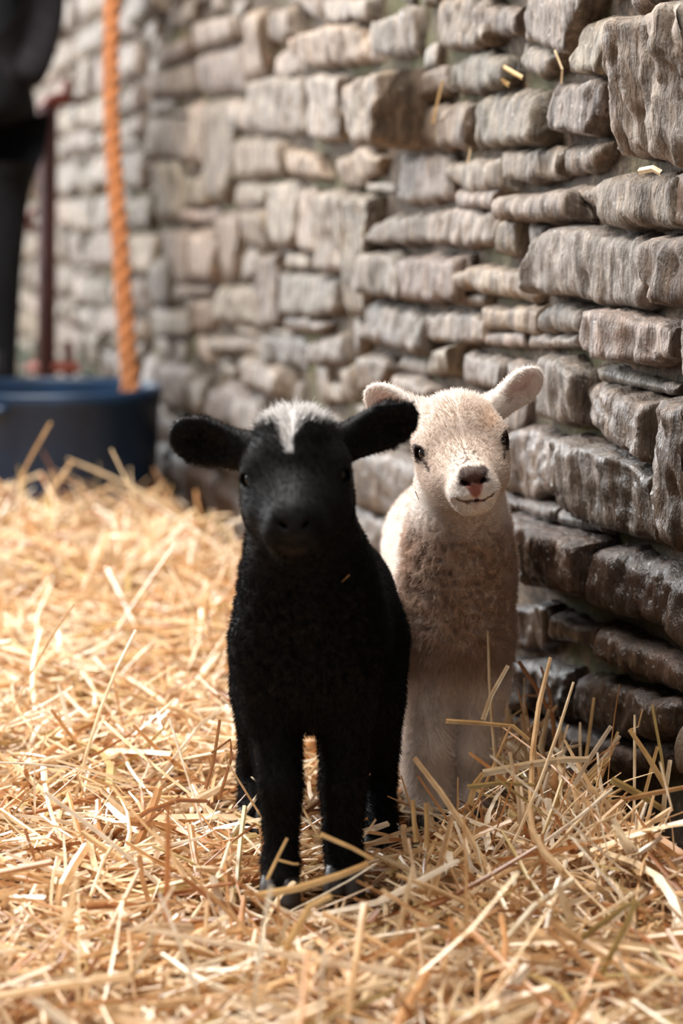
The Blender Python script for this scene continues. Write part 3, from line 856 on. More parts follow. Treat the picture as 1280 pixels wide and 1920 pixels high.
def add_head(vol, O, H, sc, jaw=1.0):
    w = lambda x, y, z: O + (H[0] * x + H[1] * y + H[2] * z) * 0.01 * sc
    A = H.T
    e = lambda c, r, k=.012, sub=False, ax=None: vol.ell(w(*c), np.array(r) * 0.01 * sc, A if ax is None else ax, k, sub)
    e((0, -1.2, 0.9), (4.4, 5.0, 4.4))
    e((0, 1.2, 1.9), (3.7, 3.2, 2.9), .02)
    for s in (-1, 1):
        e((s * 3.35, 1.9, 1.25), (1.35, 1.7, 1.2), .015)              # brow
        e((s * 2.25 * jaw, 2.4, -2.3), (2.3, 4.2, 2.7), .025)         # cheek
    vol.cone(w(0, 1.5, -0.7), w(0, 7.8, -2.3), .037 * sc, .0250 * sc * jaw ** .7, .02)
    vol.cone(w(0, -0.5, -3.2), w(0, 7.2, -3.7), .031 * sc * jaw ** .5, .0175 * sc * jaw ** 1.3, .02)
    e((0, 8.8, -1.7), (1.55, 1.3, 1.25), .012)                      # nose pad
    for s in (-1, 1): e((s * 1.05, 8.6, -2.95), (1.35, 1.25, .95), .010)   # upper lip
    e((0, 8.0, -4.15), (1.6, 1.4, 0.75), .010)                       # chin
    for s in (-1, 1):                                                 # lids
        vol.ell(w(s * 3.72, 2.75, 0.45), np.array((1.0, 1.25, 1.02)) * .01 * sc, A, .008)
    for s in (-1, 1):                                                 # nostrils: commas that open outwards
        ang = s * math.radians(32)
        ax = np.array([H[0] * math.cos(ang) + H[2] * math.sin(ang), H[1], -H[0] * math.sin(ang) + H[2] * math.cos(ang)]).T
        vol.ell(w(s * .86, 9.95, -1.62), np.array((.55, .75, .22)) * .01 * sc, ax, .0025, True)
    vol.cone(w(0, 10.05, -2.1), w(0, 9.75, -3.1), .0012 * sc, .0010 * sc, .003, True)       # cleft of the lip
    pts = [(-2.15, 7.9, -2.95), (-1.6, 9.0, -3.42), (-.8, 9.65, -3.6), (0, 9.8, -3.45), (.8, 9.65, -3.6), (1.6, 9.0, -3.42), (2.15, 7.9, -2.95)]
    for a, b in zip(pts, pts[1:]): vol.cone(w(*a), w(*b), .0016 * sc, .0016 * sc, .003, True)
    for s in (-1, 1):                                                 # eye openings
        o = np.array([s * 4.28, 3.25, 0.45])
        vol.ell(w(*o), np.array((.62, .95, .66)) * .01 * sc, A, .0025, True)
    return w

def add_ear(vol, base, tip, face, half, thick, bulge=0.62):
    """a leaf from base to tip; face points out of its hollow"""
    base, tip, face = (np.asarray(v, float) for v in (base, tip, face))
    ax = tip - base; L = np.linalg.norm(ax); ax /= L
    face = face - ax * face.dot(ax); face /= np.linalg.norm(face)
    sd = np.cross(ax, face)
    A = np.stack([ax, sd, face], 1)
    vol.ell(base + ax * L * bulge, (L * (1 - bulge) * 1.0, half, thick), A, .010)
    vol.ell(base + ax * L * bulge * .55, (L * .52, half * .80, thick * 1.25), A, .014)
    vol.ell(base, (L * .25, half * .62, half * .5), A, .016)
    vol.ell(base + ax * L * (bulge * .98) + face * thick * 1.75, (L * .38, half * .74, thick * 1.45), A, .007, True)
    return ax, sd, face

def make_lamb(spec):
    allp = [q for l in spec['legs'] for q, r in l] + [p for p, r, a in spec['trunk']] + spec['ears_pts']
    lo = np.min(allp, 0) - 0.10; hi = np.max(allp, 0) + 0.10
    O = spec['head']; H = head_frame(*spec['head_rot'])
    lo = np.minimum(lo, O - .12); hi = np.maximum(hi, O + .12)
    hl, hh = O - np.array([.125, .125, .085]), O + np.array([.125, .075, .085])
    vol = Volume(axis(lo[0], hi[0], hl[0], hh[0], .0022, .0045), axis(lo[1], hi[1], hl[1], hh[1], .0022, .005), axis(lo[2], hi[2], hl[2], hh[2], .0022, .0045))
    for p, r, a in spec['trunk']: vol.ell(p, r, a, .04)
    for a, b, ra, rb in spec['neck']: vol.cone(a, b, ra, rb, .035)
    for l in spec['legs']:
        for i, ((a, ra), (b, rb)) in enumerate(zip(l, l[1:])): vol.cone(a, b, ra, rb, .018 if i < 1 else .005)
    w = add_head(vol, O, H, spec['scale'], spec['jaw'])
    for base, tip, face, half, thick, bul in spec['ears']: add_ear(vol, base, tip, face, half, thick, bul)
    V, Q = vol.surface()
    # wool lumps on trunk and neck, none on face, ears and lower legs
    hd = (V - O) @ H.T * 100 / spec['scale']
    T = np.concatenate([Q[:, [0, 1, 2]], Q[:, [0, 2, 3]]])
    vn = np.zeros_like(V); cr = np.cross(V[T[:, 1]] - V[T[:, 0]], V[T[:, 2]] - V[T[:, 0]])
    for i in range(3): np.add.at(vn, T[:, i], cr)
    vn /= np.linalg.norm(vn, axis=1)[:, None] + 1e-12
    wool = spec['wool'](V)
    wq = V * np.array([62, 62, 115]) + 0.9 * np.stack([noise3(V * 40), noise3(V * 40 + 9), noise3(V * 40 + 19)], 1)
    V = V + vn * (wool * spec['lump'] * (1.0 - 2.2 * np.abs(noise3(wq)) - .8 * np.abs(noise3(wq * 2.1 + 7))))[:, None]
    root = empty(spec['name'], spec['root'], spec['label'], 'lamb')
    Vl = V - np.array(spec['root'])
    body = mesh_np('body', Vl, Q, spec['skin'], root)
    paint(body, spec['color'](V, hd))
    inv = np.array(spec['root'])
    hdf = lambda p: (p - O) @ H.T * 100 / spec['scale']
    fo = fur('fleece', body, Vl, Q, spec['hairs'], lambda p, n: spec['hair_len'](p + inv, hdf(p + inv)),
        lambda p, n: spec['comb'](p + inv, hdf(p + inv), H), lambda p: spec['color'](p + inv, hdf(p + inv)), spec['hair'], root, spec['seed'],
        lean=lambda p: 0.95 - 0.55 * spec['wool'](p + inv), curl=lambda p: 0.12 + 0.75 * spec['wool'](p + inv), rad=spec['hair_rad'])
    for s in (-1, 1):
        bm = bmesh.new()
        bmesh.ops.create_uvsphere(bm, u_segments=24, v_segments=16, radius=0.0088 * spec['scale'])
        eo = bm_obj('eye', bm, M_EYE, root)
        eo.location = Vector(w(s * 3.64, 3.05, 0.45)) - Vector(spec['root'])
    for l in spec['legs']:
        (a, ra), (b, rb) = l[-2], l[-1]
        bm = bmesh.new()
        for sx in (-1, 1):                                             # two toes
            prof = [(0.45, -.002), (1.0, 0.0), (.98, .006), (.86, .016), (.70, .024), (.3, .027)]
            rg = lathe(bm, [(rb * .74 * q, z) for q, z in prof], 14, (sx * rb * .50, 0, 0))
            bm.faces.new(rg[0][::-1]); bm.faces.new(rg[-1])
            for v in [v for r_ in rg for v in r_]: v.co.y = v.co.y * 1.5 - (0.026 - v.co.z) * .35
        ho = bm_obj('hoof', bm, M_HOOF, root)
        ho.location = Vector(b) - Vector(spec['root']) + Vector((0, -.002, -rb * .9 - .004))
        ho['label'] = 'dark cloven hoof'
    return root, w

m, nt, b = material('wet_dark_eye')
b.inputs['Base Color'].default_value = (0.005, 0.003, 0.002, 1); b.inputs['Roughness'].default_value = 0.05
b.inputs['Specular IOR Level'].default_value = 0.45
M_EYE = m
M_HOOF = plain('dark_hoof', (0.03, 0.022, 0.018), 0.5, 0.3, 60)
SKIN_B = coat_material('black_lamb_skin', 0.6, 0.10, 0)
HAIR_B = hair_material('black_lamb_hair', 0.75, 0.06, 0.03)
SKIN_W = coat_material('white_lamb_skin', 0.65, 0.12, 0)
HAIR_W = hair_material('white_lamb_hair', 0.6, 0.25, 0.28)

def sm(x, a, b):
    t = np.clip((x - a) / (b - a), 0, 1); return t * t * (3 - 2 * t)
def L3(a, b, t): return a + (b - a) * t[:, None]

# --- the black lamb in front
Y0 = float(ground(530, 1665)[1])
HB = P(556, 884, Y0 - .015)
HBR = (math.radians(10), math.radians(-1), math.radians(-3.0))
def wool_b(p):
    hd = (p - HB); d = np.linalg.norm(hd * np.array([1, .8, 1]), axis=1)
    return sm(d, .075, .12) * sm(p[:, 2], .15, .22) * (1 - sm(np.abs(p[:, 0] - HB[0]), .10, .12) * sm(p[:, 2], .30, .34))
def color_b(p, hd):
    c = np.tile(np.array([.0060, .0053, .0051]), (len(p), 1))
    x, y, z = hd.T
    # white blaze: a cap across the crown with a drop on the forehead
    nz = 0.5 * fbm(p * 130, 2)
    cap = sm(z - (4.72 - 0.066 * x * x) - .35 * np.clip(y, 0, 3) + nz * .6, 0, .3) * sm(4.0 - np.abs(x) + nz, 0, .5) * sm(y + 4.5, 0, 1)
    drop = sm(0.46 + .22 * (z - 3.2) - np.abs(x + .35) + nz * .5, 0, .25) * sm(z - 3.15 + nz * .6, 0, .4) * sm(y, -1, 0)
    c = L3(c, np.array([.66, .63, .61]), np.clip(cap + drop, 0, 1))
    nose = sm(1.5 - np.hypot(x, (z + 1.9) * 1.1), 0, .5) * sm(y, 8.9, 9.5)
    c = L3(c, np.array([.014, .012, .012]), nose)
    lip = sm(.4 - np.abs(z + 3.95), 0, .2) * sm(1.3 - np.abs(x), 0, .4) * sm(y, 8, 9)
    return L3(c, np.array([.016, .011, .011]), lip)
def len_b(p, hd):
    w_ = wool_b(p)
    l = .0042 + .0018 * w_
    x, y, z = hd.T
    l = l + .010 * sm(z, 3.4, 4.4) * sm(4.5 - np.abs(x), 0, 1)
    l = np.where((y > 8.9) & (np.hypot(x, z + 2.2) < 1.9), .0012, l)
    l = np.where(np.hypot(y - 2.95, z - .45) < .95, np.where(np.abs(x) > 3.4, 0, l), l)
    l = l + .003 * (1 - w_) * sm(.30 - p[:, 2], 0, .05)
    return l
def comb_any(p, hd, H):
    x, y, z = hd.T
    face = sm(11 - np.linalg.norm(hd, axis=1), 0, 2)
    back = -H[1] * 1.0 + H[2] * .25
    side = np.sign(x)[:, None] * H[0] * .5
    down = np.array([0, .25, -1.0])
    return face[:, None] * (back + side) + (1 - face)[:, None] * down
gz = lambda px, py, z=0.0: ground(px, py, z)
yb = lambda dy: Y0 + dy
legs_b = [
 [(P(512,1215,yb(.05)), .040), (P(510,1330,yb(.045)), .030), (P(520,1400,yb(.03)), .0225), (P(525,1475,yb(.012)), .0208), (P(527,1560,yb(.008)), .0155), (P(526,1615,yb(.0)), .0165), (P(524,1650,yb(-.012)), .0165)],
 [(P(642,1215,yb(.06)), .040), (P(647,1330,yb(.055)), .031), (P(646,1400,yb(.045)), .0240), (P(643,1470,yb(.035)), .0218), (P(642,1560,yb(.035)), .0175), (P(644,1600,yb(.03)), .0170), (P(645,1630,yb(.02)), .0165)],
 [(P(520,1200,yb(.30)), .050), (P(498,1290,yb(.22)), .036), (P(487,1380,yb(.28)), .022), (P(474,1440,yb(.31)), .0165), (P(473,1500,yb(.28)), .0140), (P(474,1525,yb(.265)), .0150)],
 [(P(682,1200,yb(.28)), .048), (P(695,1310,yb(.19)), .034), (P(704,1400,yb(.23)), .0240), (P(710,1460,yb(.26)), .0180), (P(712,1530,yb(.22)), .0165), (P(713,1572,yb(.19)), .0175)],
]
S = dict(name='lamb', label='black lamb with a white patch on its crown, standing in front', seed=5,
 root=(float(P(585,1600,yb(.13))[0]), yb(.13), 0.0), head=HB, head_rot=HBR, scale=1.0, jaw=1.22,
 trunk=[(P(582,1165,yb(.075)), (.064,.085,.100), None), (P(583,1225,yb(.07)), (.058,.072,.062), None),
        (P(612,1150,yb(.20)), (.070,.135,.082), None), (P(622,1160,yb(.30)), (.066,.085,.084), None)],
 neck=[(P(578,1110,yb(.05)), P(558,925,yb(.025)), .056, .044), (P(576,1080,yb(.02)), P(565,985,yb(.0)), .046, .040)],
 legs=legs_b, wool=wool_b, lump=.0026, color=color_b, hair_len=len_b, comb=comb_any, hairs=150000, hair_rad=.00019, skin=SKIN_B, hair=HAIR_B)
eb = yb(.012)
S['ears'] = [(P(462,848,eb), P(318,812,eb + .012), (-.15,-1,-.25), .0225, .0062, .60), (P(648,830,eb), P(782,773,eb + .012), (.15,-1,-.25), .0215, .0062, .58)]
S['ears_pts'] = [np.array(e[1]) for e in S['ears']]
lamb_black, wb = make_lamb(S)

# --- the white lamb behind, by the wall
Y1 = float(ground(815, 1490)[1])
HW = P(860, 836, Y1 - .02)
HWR = (math.radians(5), math.radians(3), math.radians(-8.5))
def wool_w(p):
    d = np.linalg.norm((p - HW) * np.array([1, .8, 1]), axis=1)
    return sm(d, .072, .115) * sm(p[:, 2], .14, .20) * (1 - sm(p[:, 2], HW[2] + .0, HW[2] + .03))
def color_w(p, hd):
    x, y, z = hd.T
    c = np.tile(np.array([.78, .70, .64]), (len(p), 1))
    nz = fbm(p * 60, 3)
    face = sm(10.5 - np.linalg.norm(hd, axis=1), 0, 2)
    c = L3(c, np.array([.62, .49, .40]), face * sm(y, -1, 3) * .85)
    # rusty tint at the right ear's root
    c = L3(c, np.array([.62, .40, .25]), sm(1.6 - np.hypot(x - 3.0, z - 3.0), 0, 1.2) * face * .5)
    # soiled chest, its front shade painted in with the dirt; soiled knees
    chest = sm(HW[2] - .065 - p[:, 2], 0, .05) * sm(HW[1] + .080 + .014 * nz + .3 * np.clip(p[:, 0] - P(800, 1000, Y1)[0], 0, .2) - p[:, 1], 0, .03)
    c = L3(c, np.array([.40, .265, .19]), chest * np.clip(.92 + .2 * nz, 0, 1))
    leg = sm(.155 - p[:, 2], 0, .05)
    c = L3(c, np.array([.86, .76, .68]), leg * .95)  # lower legs painted lighter, to offset the shade they stand in
    knee = np.exp(-((p[:, 2] - .105) / .030) ** 2) * sm(Y1 + .02 - p[:, 1], 0, .03)
    c = L3(c, np.array([.26, .16, .11]), np.clip(knee * (.35 + .6 * nz), 0, .7))
    mud = sm(fbm(p * 95 + 5, 3), .30, .55) * np.exp(-(((p[:, 0] - P(782, 980, Y1 + .05)[0]) / .018) ** 2 + ((p[:, 2] - P(782, 985, Y1 + .05)[2]) / .045) ** 2))
    c = L3(c, np.array([.16, .09, .055]), np.clip(mud * 1.3, 0, .9) * (1 - face))
    # pink nose and mouth, dark dirt over the bridge of the nose
    nose = sm(1.35 - np.hypot(x * (1 + .9 * np.clip(-z - 1.7, 0, 2)), (z + 2.0) * .85), 0, .4) * sm(y, 8.7, 9.3)
    c = L3(c, np.array([.36, .14, .11]), nose)
    mouth = sm(.40 - np.abs(z + 3.75), 0, .25) * sm(1.5 - np.abs(x), 0, .5) * sm(y, 8.0, 9.2)
    c = L3(c, np.array([.42, .20, .16]), mouth * sm(.6 - np.abs(x), 0, .5) * .7)
    line = sm(.20 - np.abs(z + 3.58 - .12 * x * x), 0, .12) * sm(2.15 - np.abs(x), 0, .3) * sm(y, 6.5, 7.5)
    c = L3(c, np.array([.10, .04, .03]), line)
    top = sm(1.45 - np.hypot(x * .85, (z + 0.95) * 1.5) + .25 * nz, 0, .4) * sm(y, 8.0, 8.8)
    c = L3(c, np.array([.040, .018, .013]), np.clip(top, 0, 1) * .93)
    dots = sm(fbm(p * 190, 2), .12, .28) * sm(1.9 - np.hypot(x + .3, (z + .1) * .8), 0, .8) * sm(y, 5.5, 7) * sm(9.3 - y, 0, .5)
    c = L3(c, np.array([.07, .035, .025]), dots * .85)
    nos = sm(.72 - np.hypot((np.abs(x) - 1.0) * .9, (z + 1.65) * 2.0), 0, .35) * sm(y, 8.6, 9.2)
    c = L3(c, np.array([.035, .015, .012]), nos)
    for sgn in (-1, 1):                                               # dark lids and the streak at the inner corner
        rim = sm(1.28 - np.hypot((y - 3.0) * .88, (z - .45) * 1.08), 0, .22) * sm(sgn * x, 2.9, 3.3)
        c = L3(c, np.array([.035, .018, .012]), rim)
        st = sm(.36 - np.abs((z + .35) + .75 * (y - 4.4)) , 0, .2) * sm(1.0 - np.abs(y - 4.45), 0, .3) * sm(sgn * x, 2.0, 2.4)
        c = L3(c, np.array([.06, .03, .02]), st * .95)
    # pink hollow of the ears
    for base, tip, fc, half, th, bu in EARS_W:
        ax = (tip - base); L = np.linalg.norm(ax); ax = ax / L
        q = p - base; t = q @ ax / L; sd = np.linalg.norm(q - (q @ ax)[:, None] * ax, axis=1)
        c = L3(c, np.array([.80, .62, .56]), sm(t, .15, .4) * sm(1.02 - t, 0, .25) * sm(half * .95 - sd, 0, half * .4) * .7)
        c = L3(c, np.array([.55, .27, .20]), sm(.16 - np.abs(t - .62), 0, .1) * sm(half * .22 - sd, 0, half * .2) * .6)
    return c
def len_w(p, hd):
    w_ = wool_w(p)
    x, y, z = hd.T
    l = .0048 + .0012 * w_ * (1 + .5 * np.clip(fbm(p * 70, 2), -1, 1))
    l = l + .004 * sm(z, 3.4, 4.6) * sm(4.5 - np.abs(x), 0, 1)
    l = np.where((y > 8.7) & (np.hypot(x, (z + 2.2) * 1.0) < 1.15), .0, l)
    l = np.where((y > 7.5) & (np.abs(z + 3.6 - .09 * x * x) < .3) & (np.abs(x) < 2.5), .0, l)
    l = np.where((y > 7.2) & (y < 11) & (np.hypot(x, z + 2.6) < 3.4) & (l > 0), np.minimum(l, .0030), l)
    l = np.where((np.hypot(y - 3.0, z - .45) < .95) & (np.abs(x) > 3.0), 0, l)
    l = l + .008 * (1 - w_) * sm(.22 - p[:, 2], 0, .05)
    return l
yw = lambda dy: Y1 + dy
legs_w = [
 [(P(806,1190,yw(.05)), .040), (P(803,1280,yw(.045)), .034), (P(799,1340,yw(.03)), .0275), (P(798,1410,yw(.012)), .0262), (P(803,1470,yw(.008)), .0230), (P(808,1500,yw(.0)), .0210), (P(806,1516,yw(-.01)), .0190)],
 [(P(890,1190,yw(.06)), .040), (P(891,1280,yw(.055)), .034), (P(888,1340,yw(.045)), .0255), (P(882,1410,yw(.03)), .0232), (P(876,1470,yw(.03)), .0205), (P(872,1490,yw(.02)), .0195), (P(868,1510,yw(.01)), .0190)],
 [(P(795,1110,yw(.30)), .050), (P(778,1190,yw(.24)), .036), (P(785,1280,yw(.29)), .021), (P(786,1330,yw(.32)), .0165), (P(787,1380,yw(.29)), .0150), (P(787,1405,yw(.28)), .0155)],
 [(P(880,1110,yw(.28)), .050), (P(893,1200,yw(.21)), .036), (P(892,1290,yw(.25)), .022), (P(893,1340,yw(.28)), .0170), (P(895,1400,yw(.25)), .0155), (P(895,1425,yw(.24)), .0160)],
]
EARS_W = [(P(786,778,yw(.012)), P(684,736,yw(.03)), np.array((-.2,-1,-.35)), .0190, .0056, .64), (P(922,768,yw(.012)), P(1014,698,yw(.03)), np.array((.1,-1,-.35)), .0185, .0056, .64)]
S = dict(name='lamb', label='white lamb with a pink nose, standing behind the black lamb by the wall', seed=6,
 root=(float(P(835,1500,yw(.13))[0]), yw(.13), 0.0), head=HW, head_rot=HWR, scale=1.03, jaw=.97,
 trunk=[(P(856,1085,yw(.07)), (.056,.085,.092), None), (P(852,1170,yw(.065)), (.056,.070,.080), None),
        (P(836,1040,yw(.18)), (.066,.125,.082), None), (P(822,1030,yw(.29)), (.066,.085,.082), None)],
 neck=[(P(856,1050,yw(.05)), P(858,870,yw(.025)), .052, .043), (P(862,1020,yw(.02)), P(864,930,yw(.0)), .043, .038)],
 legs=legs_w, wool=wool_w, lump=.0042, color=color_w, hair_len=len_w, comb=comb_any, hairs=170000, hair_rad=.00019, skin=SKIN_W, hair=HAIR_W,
 ears=EARS_W, ears_pts=[e[1] for e in EARS_W])
lamb_white, ww = make_lamb(S)
LEG_LINES = [l for l in legs_b + legs_w]

# ------------------------------------------------------------------ straw bedding
def straw_material():
    m, nt, b = material('straw')
    at = N(nt, 'ShaderNodeAttribute', attribute_name='stalk')
    tc = N(nt, 'ShaderNodeTexCoord')
    f = noise_tex(nt, tc.outputs['Object'], 45, 3, .6)
    c = mix(nt, at.outputs['Color'], ramp(nt, f, [(.3, (.72, .62, .50)), (.6, (1, 1, 1)), (.8, (1.15, 1.12, 1.05))]), 1.0, 'MULTIPLY')
    nt.links.new(c, b.inputs['Base Color'])
    b.inputs['Roughness'].default_value = .30; b.inputs['Specular IOR Level'].default_value = .65
    tr = N(nt, 'ShaderNodeBsdfTranslucent'); nt.links.new(c, tr.inputs['Color'])
    mx = N(nt, 'ShaderNodeMixShader'); mx.inputs[0].default_value = .22
    nt.links.new(b.outputs[0], mx.inputs[1]); nt.links.new(tr.outputs[0], mx.inputs[2])
    nt.links.new(mx.outputs[0], nt.nodes['Material Output'].inputs['Surface'])
    return m
M_STRAW = straw_material()
def bed_height(x, y):
    p = np.stack([x * 5, y * 5, x * 0], -1)
    wd = wall_dist(x, y)
    near = sm(3.2 - y, 0, .8)
    far_heap = .022 * sm(y - 3.2, 0, 1.2)
    return -.014 + .019 * fbm(p, 2) + .050 * np.exp(-np.clip(wd, 0, 9) / .10) * near + far_heap
def stalk_colors(n, r):
    t = r.random(n)
    pal = np.array([[.82, .63, .40], [.70, .46, .24], [.90, .77, .60], [.56, .29, .12], [.38, .16, .06], [.60, .45, .20]])
    pr = np.array([.30, .26, .18, .14, .07, .05])
    c = pal[r.choice(len(pal), n, p=pr)] * r.uniform(.85, 1.15, (n, 1))
    return np.clip(c, 0, .95)
def stalks(cx, cy, cz, yaw, pitch, length, width, bend, roll, r, K=6):
    """bent, folded ribbons; returns vertex array (n, K, 3 across, 3)"""
    n = len(cx)
    kink = r.integers(1, K - 1, n)
    ts = np.linspace(-.5, .5, K)
    pts = np.zeros((n, K, 3)); pos = np.zeros((n, 3))
    side_bend = r.normal(0, .10, n); kinkh = r.normal(0, .30, n) * (r.random(n) < .45); kinkv = r.normal(0, .35, n) * (r.random(n) < .40)
    y_, p_ = yaw.copy(), pitch.copy()
    dirs = []
    for i in range(K):
        pts[:, i] = pos
        d = np.stack([np.cos(y_) * np.cos(p_), np.sin(y_) * np.cos(p_), np.sin(p_)], 1); dirs.append(d)
        pos = pos + d * (length / (K - 1))[:, None]
        y_ = y_ + side_bend + np.where(kink == i, kinkh, 0); p_ = p_ + bend + np.where(kink == i, kinkv, 0)
    pts -= pts.mean(1, keepdims=True); pts += np.stack([cx, cy, cz], 1)[:, None]
    D = np.stack(dirs, 1)
    up = np.array([0, 0, 1.0])
    S_ = np.cross(D, up); S_ /= np.linalg.norm(S_, axis=2, keepdims=True) + 1e-9
    U_ = np.cross(S_, D)
    rl = (roll[:, None] + np.linspace(0, 1, K)[None] * r.normal(0, .5, n)[:, None])[..., None]
    A = S_ * np.cos(rl) + U_ * np.sin(rl); B = -S_ * np.sin(rl) + U_ * np.cos(rl)
    tap = np.ones(K); tap[-1] = .7
    w = (width[:, None] * tap[None])[..., None]
    return np.stack([pts - A * w / 2, pts + B * w * .28, pts + A * w / 2], 2)
def ribbon_faces(n, K):
    base = (np.arange(n) * K * 3)[:, None, None] + (np.arange(K - 1) * 3)[None, :, None] + np.arange(2)[None, None, :]
    b = base.ravel()
    return np.stack([b, b + 1, b + 4, b + 3], 1)
def straw_mesh(name, V4, cols, parent):
    n, K = V4.shape[:2]
    o = mesh_np(name, V4.reshape(-1, 3), ribbon_faces(n, K), M_STRAW, parent, smooth=False)
    a = o.data.color_attributes.new('stalk', 'FLOAT_COLOR', 'POINT')
    c = np.repeat(np.concatenate([cols, np.ones((n, 1))], 1), K * 3, 0).astype(np.float32)
    a.data.foreach_set('color', c.ravel())
    return o
SEG_A, SEG_B, SEG_R = [], [], []
for l in LEG_LINES:
    for (a, ra), (b, rb) in zip(l, l[1:]): SEG_A.append(a); SEG_B.append(b); SEG_R.append(max(ra, rb))
SEG_A, SEG_B, SEG_R = np.array(SEG_A), np.array(SEG_B), np.array(SEG_R)
for l in LEG_LINES:                                       # and the hoof below each leg
    b, rb = l[-1]
    SEG_A = np.vstack([SEG_A, b + np.array([0, -.012, .0])]); SEG_B = np.vstack([SEG_B, b + np.array([0, -.014, -.030])]); SEG_R = np.append(SEG_R, rb * 1.5)
KEEP_CLEAR = [(root_p.x + at_z(px, .1).x, yp - .05, .17) for px in (-24, -150)] + [(base.x, base.y, .05)]
KEEP_CLEAR += [(o.location.x, o.location.y, .04) for o in bpy.data.objects if o.name.startswith('weed')]
def clear_of_lambs(V4):
    p = V4.mean(2); ok = np.ones(len(p), bool)
    ends = np.concatenate([p, (p[:, 1:] + p[:, :-1]) / 2], 1)
    for a, b, rd in zip(SEG_A, SEG_B, SEG_R):
        ab = b - a; t = np.clip(((ends - a) @ ab) / ab.dot(ab), 0, 1)
        d = np.linalg.norm(ends - a - t[..., None] * ab, axis=2)
        ok &= (d > rd + .010).all(1)
    for cx_, cy_, cr_ in KEEP_CLEAR:
        ok &= (np.hypot(p[..., 0] - cx_, p[..., 1] - cy_) > cr_).all(1)
    tub_d = np.hypot(p[..., 0] - tc[0], p[..., 1] - tc[1])
    ok &= (tub_d > rt * .96).all(1)
    ok &= (wall_dist(p[..., 0], p[..., 1]) > .080).all(1)
    return ok
def scatter(n, y0, y1, r, zlo, zhi, power=1.6):
    u = r.random(n)
    y = (y0 ** (1 - power) + u * (y1 ** (1 - power) - y0 ** (1 - power))) ** (1 / (1 - power))
    half = 640 / F_PX * y + .34
    x = r.uniform(-1, 1, n) * half
    z = bed_height(x, y) + r.uniform(zlo, zhi, n)
    return x, y, z
def field(n, y0, y1, r, zlo, zhi, pit, lmul=1.0, wmul=1.0, power=1.6):
    x, y, z = scatter(n, y0, y1, r, zlo, zhi, power)
    yaw = r.uniform(0, 2 * np.pi, n); pitch = r.normal(0, pit, n)
    length = np.clip(r.lognormal(math.log(.105), .45, n), .03, .30) * lmul
    width = np.clip(r.lognormal(math.log(.0044), .40, n), .0014, .0105) * wmul
    lift = np.abs(np.sin(pitch)) * length * .35
    V4 = stalks(x, y, z + lift, yaw, pitch, length, width, r.normal(0, .05, n), r.normal(0, .9, n), r)
    ok = clear_of_lambs(V4)
    return V4[ok], stalk_colors(n, r)[ok]
bed = empty('straw_bedding', (0, 2.0, 0), 'thick loose bed of golden straw covering the pen floor', 'straw')
def into_bed(V4): return V4 - np.array([0, 2.0, 0])
rs = np.random.default_rng(101)
parts_ = [field(38000, 1.15, 3.6, rs, -.045, -.004, .16),
          field(13500, 1.15, 3.6, rs, -.014, .006, .17),
          field(12500, 3.2, 8.5, rs, -.045, .020, .28, 1.25, 1.7, 1.3),
          field(1500, 1.3, 3.4, rs, -.005, .012, .55, .9),
          field(900, 3.0, 5.5, rs, -.0, .02, .6, 1.1)]
# denser, steeper straw where it is pushed up against the wall
n = 2600
yy = rs.uniform(1.7, 3.2, n); wd = np.abs(rs.normal(.03, .10, n)) + .08
base_x = W0[0] + (yy - W0[1]) * (WT[0] / WT[1])
xx = base_x + WN[0] * wd; yy = yy + WN[1] * wd
pit = np.abs(rs.normal(0, .55, n)); ln = np.clip(rs.lognormal(math.log(.11), .4, n), .03, .26)
Vp = stalks(xx, yy, bed_height(xx, yy) + np.sin(pit) * ln * .38 - .01, rs.uniform(0, 6.28, n), pit, ln, np.clip(rs.lognormal(math.log(.0036), .35, n), .0012, .008), rs.normal(0, .06, n), rs.normal(0, .9, n), rs)
okp = clear_of_lambs(Vp)
parts_.append((Vp[okp], stalk_colors(n, rs)[okp]))
Vm = np.concatenate([p[0] for p in parts_]); Cm = np.concatenate([p[1] for p in parts_])
tag(straw_mesh('loose_straw', into_bed(Vm), Cm, bed), kind='stuff')
# the largest stalks lying on top, each its own piece
Vh, Ch = field(700, 1.22, 2.9, rs, .008, .020, .17, 1.45, 1.35, 2.2)
Vh, Ch = Vh[:262], Ch[:262]
for q in range(len(Vh)):
    straw_mesh('straw_stalk', into_bed(Vh[q:q + 1]), Ch[q:q + 1], bed)
# stalks that stand up in the photograph: outlines measured along each stem at its depth
def stem(pts, y, width, col, parent=None, dy=0.0, name='straw_stalk'):
    for _ in range(60):                                   # never nearer the wall than its stones reach
        p = np.array([P(x, yy_, y + dy * i) for i, (x, yy_) in enumerate(pts)])
        if wall_dist(p[:, 0], p[:, 1]).min() > .075: break
        y -= .02
    D = np.gradient(p, axis=0); D /= np.linalg.norm(D, axis=1, keepdims=True)
    A = np.cross(D, np.array([0.25, 1.0, 0.1])); A /= np.linalg.norm(A, axis=1, keepdims=True); B = np.cross(D, A)
    w = width * np.linspace(1, .75, len(p))[:, None]
    V4 = np.stack([p - A * w / 2, p - B * w * .3, p + A * w / 2], 1)[None]
    if parent is None:
        o = straw_mesh(name, V4 - p[0], np.array([col]), None); o.location = tuple(p[0]); return o
    return straw_mesh(name, into_bed(V4), np.array([col]), parent)
gold, pale, brown, olive = (.74, .52, .25), (.86, .72, .50), (.42, .20, .085), (.52, .40, .16)
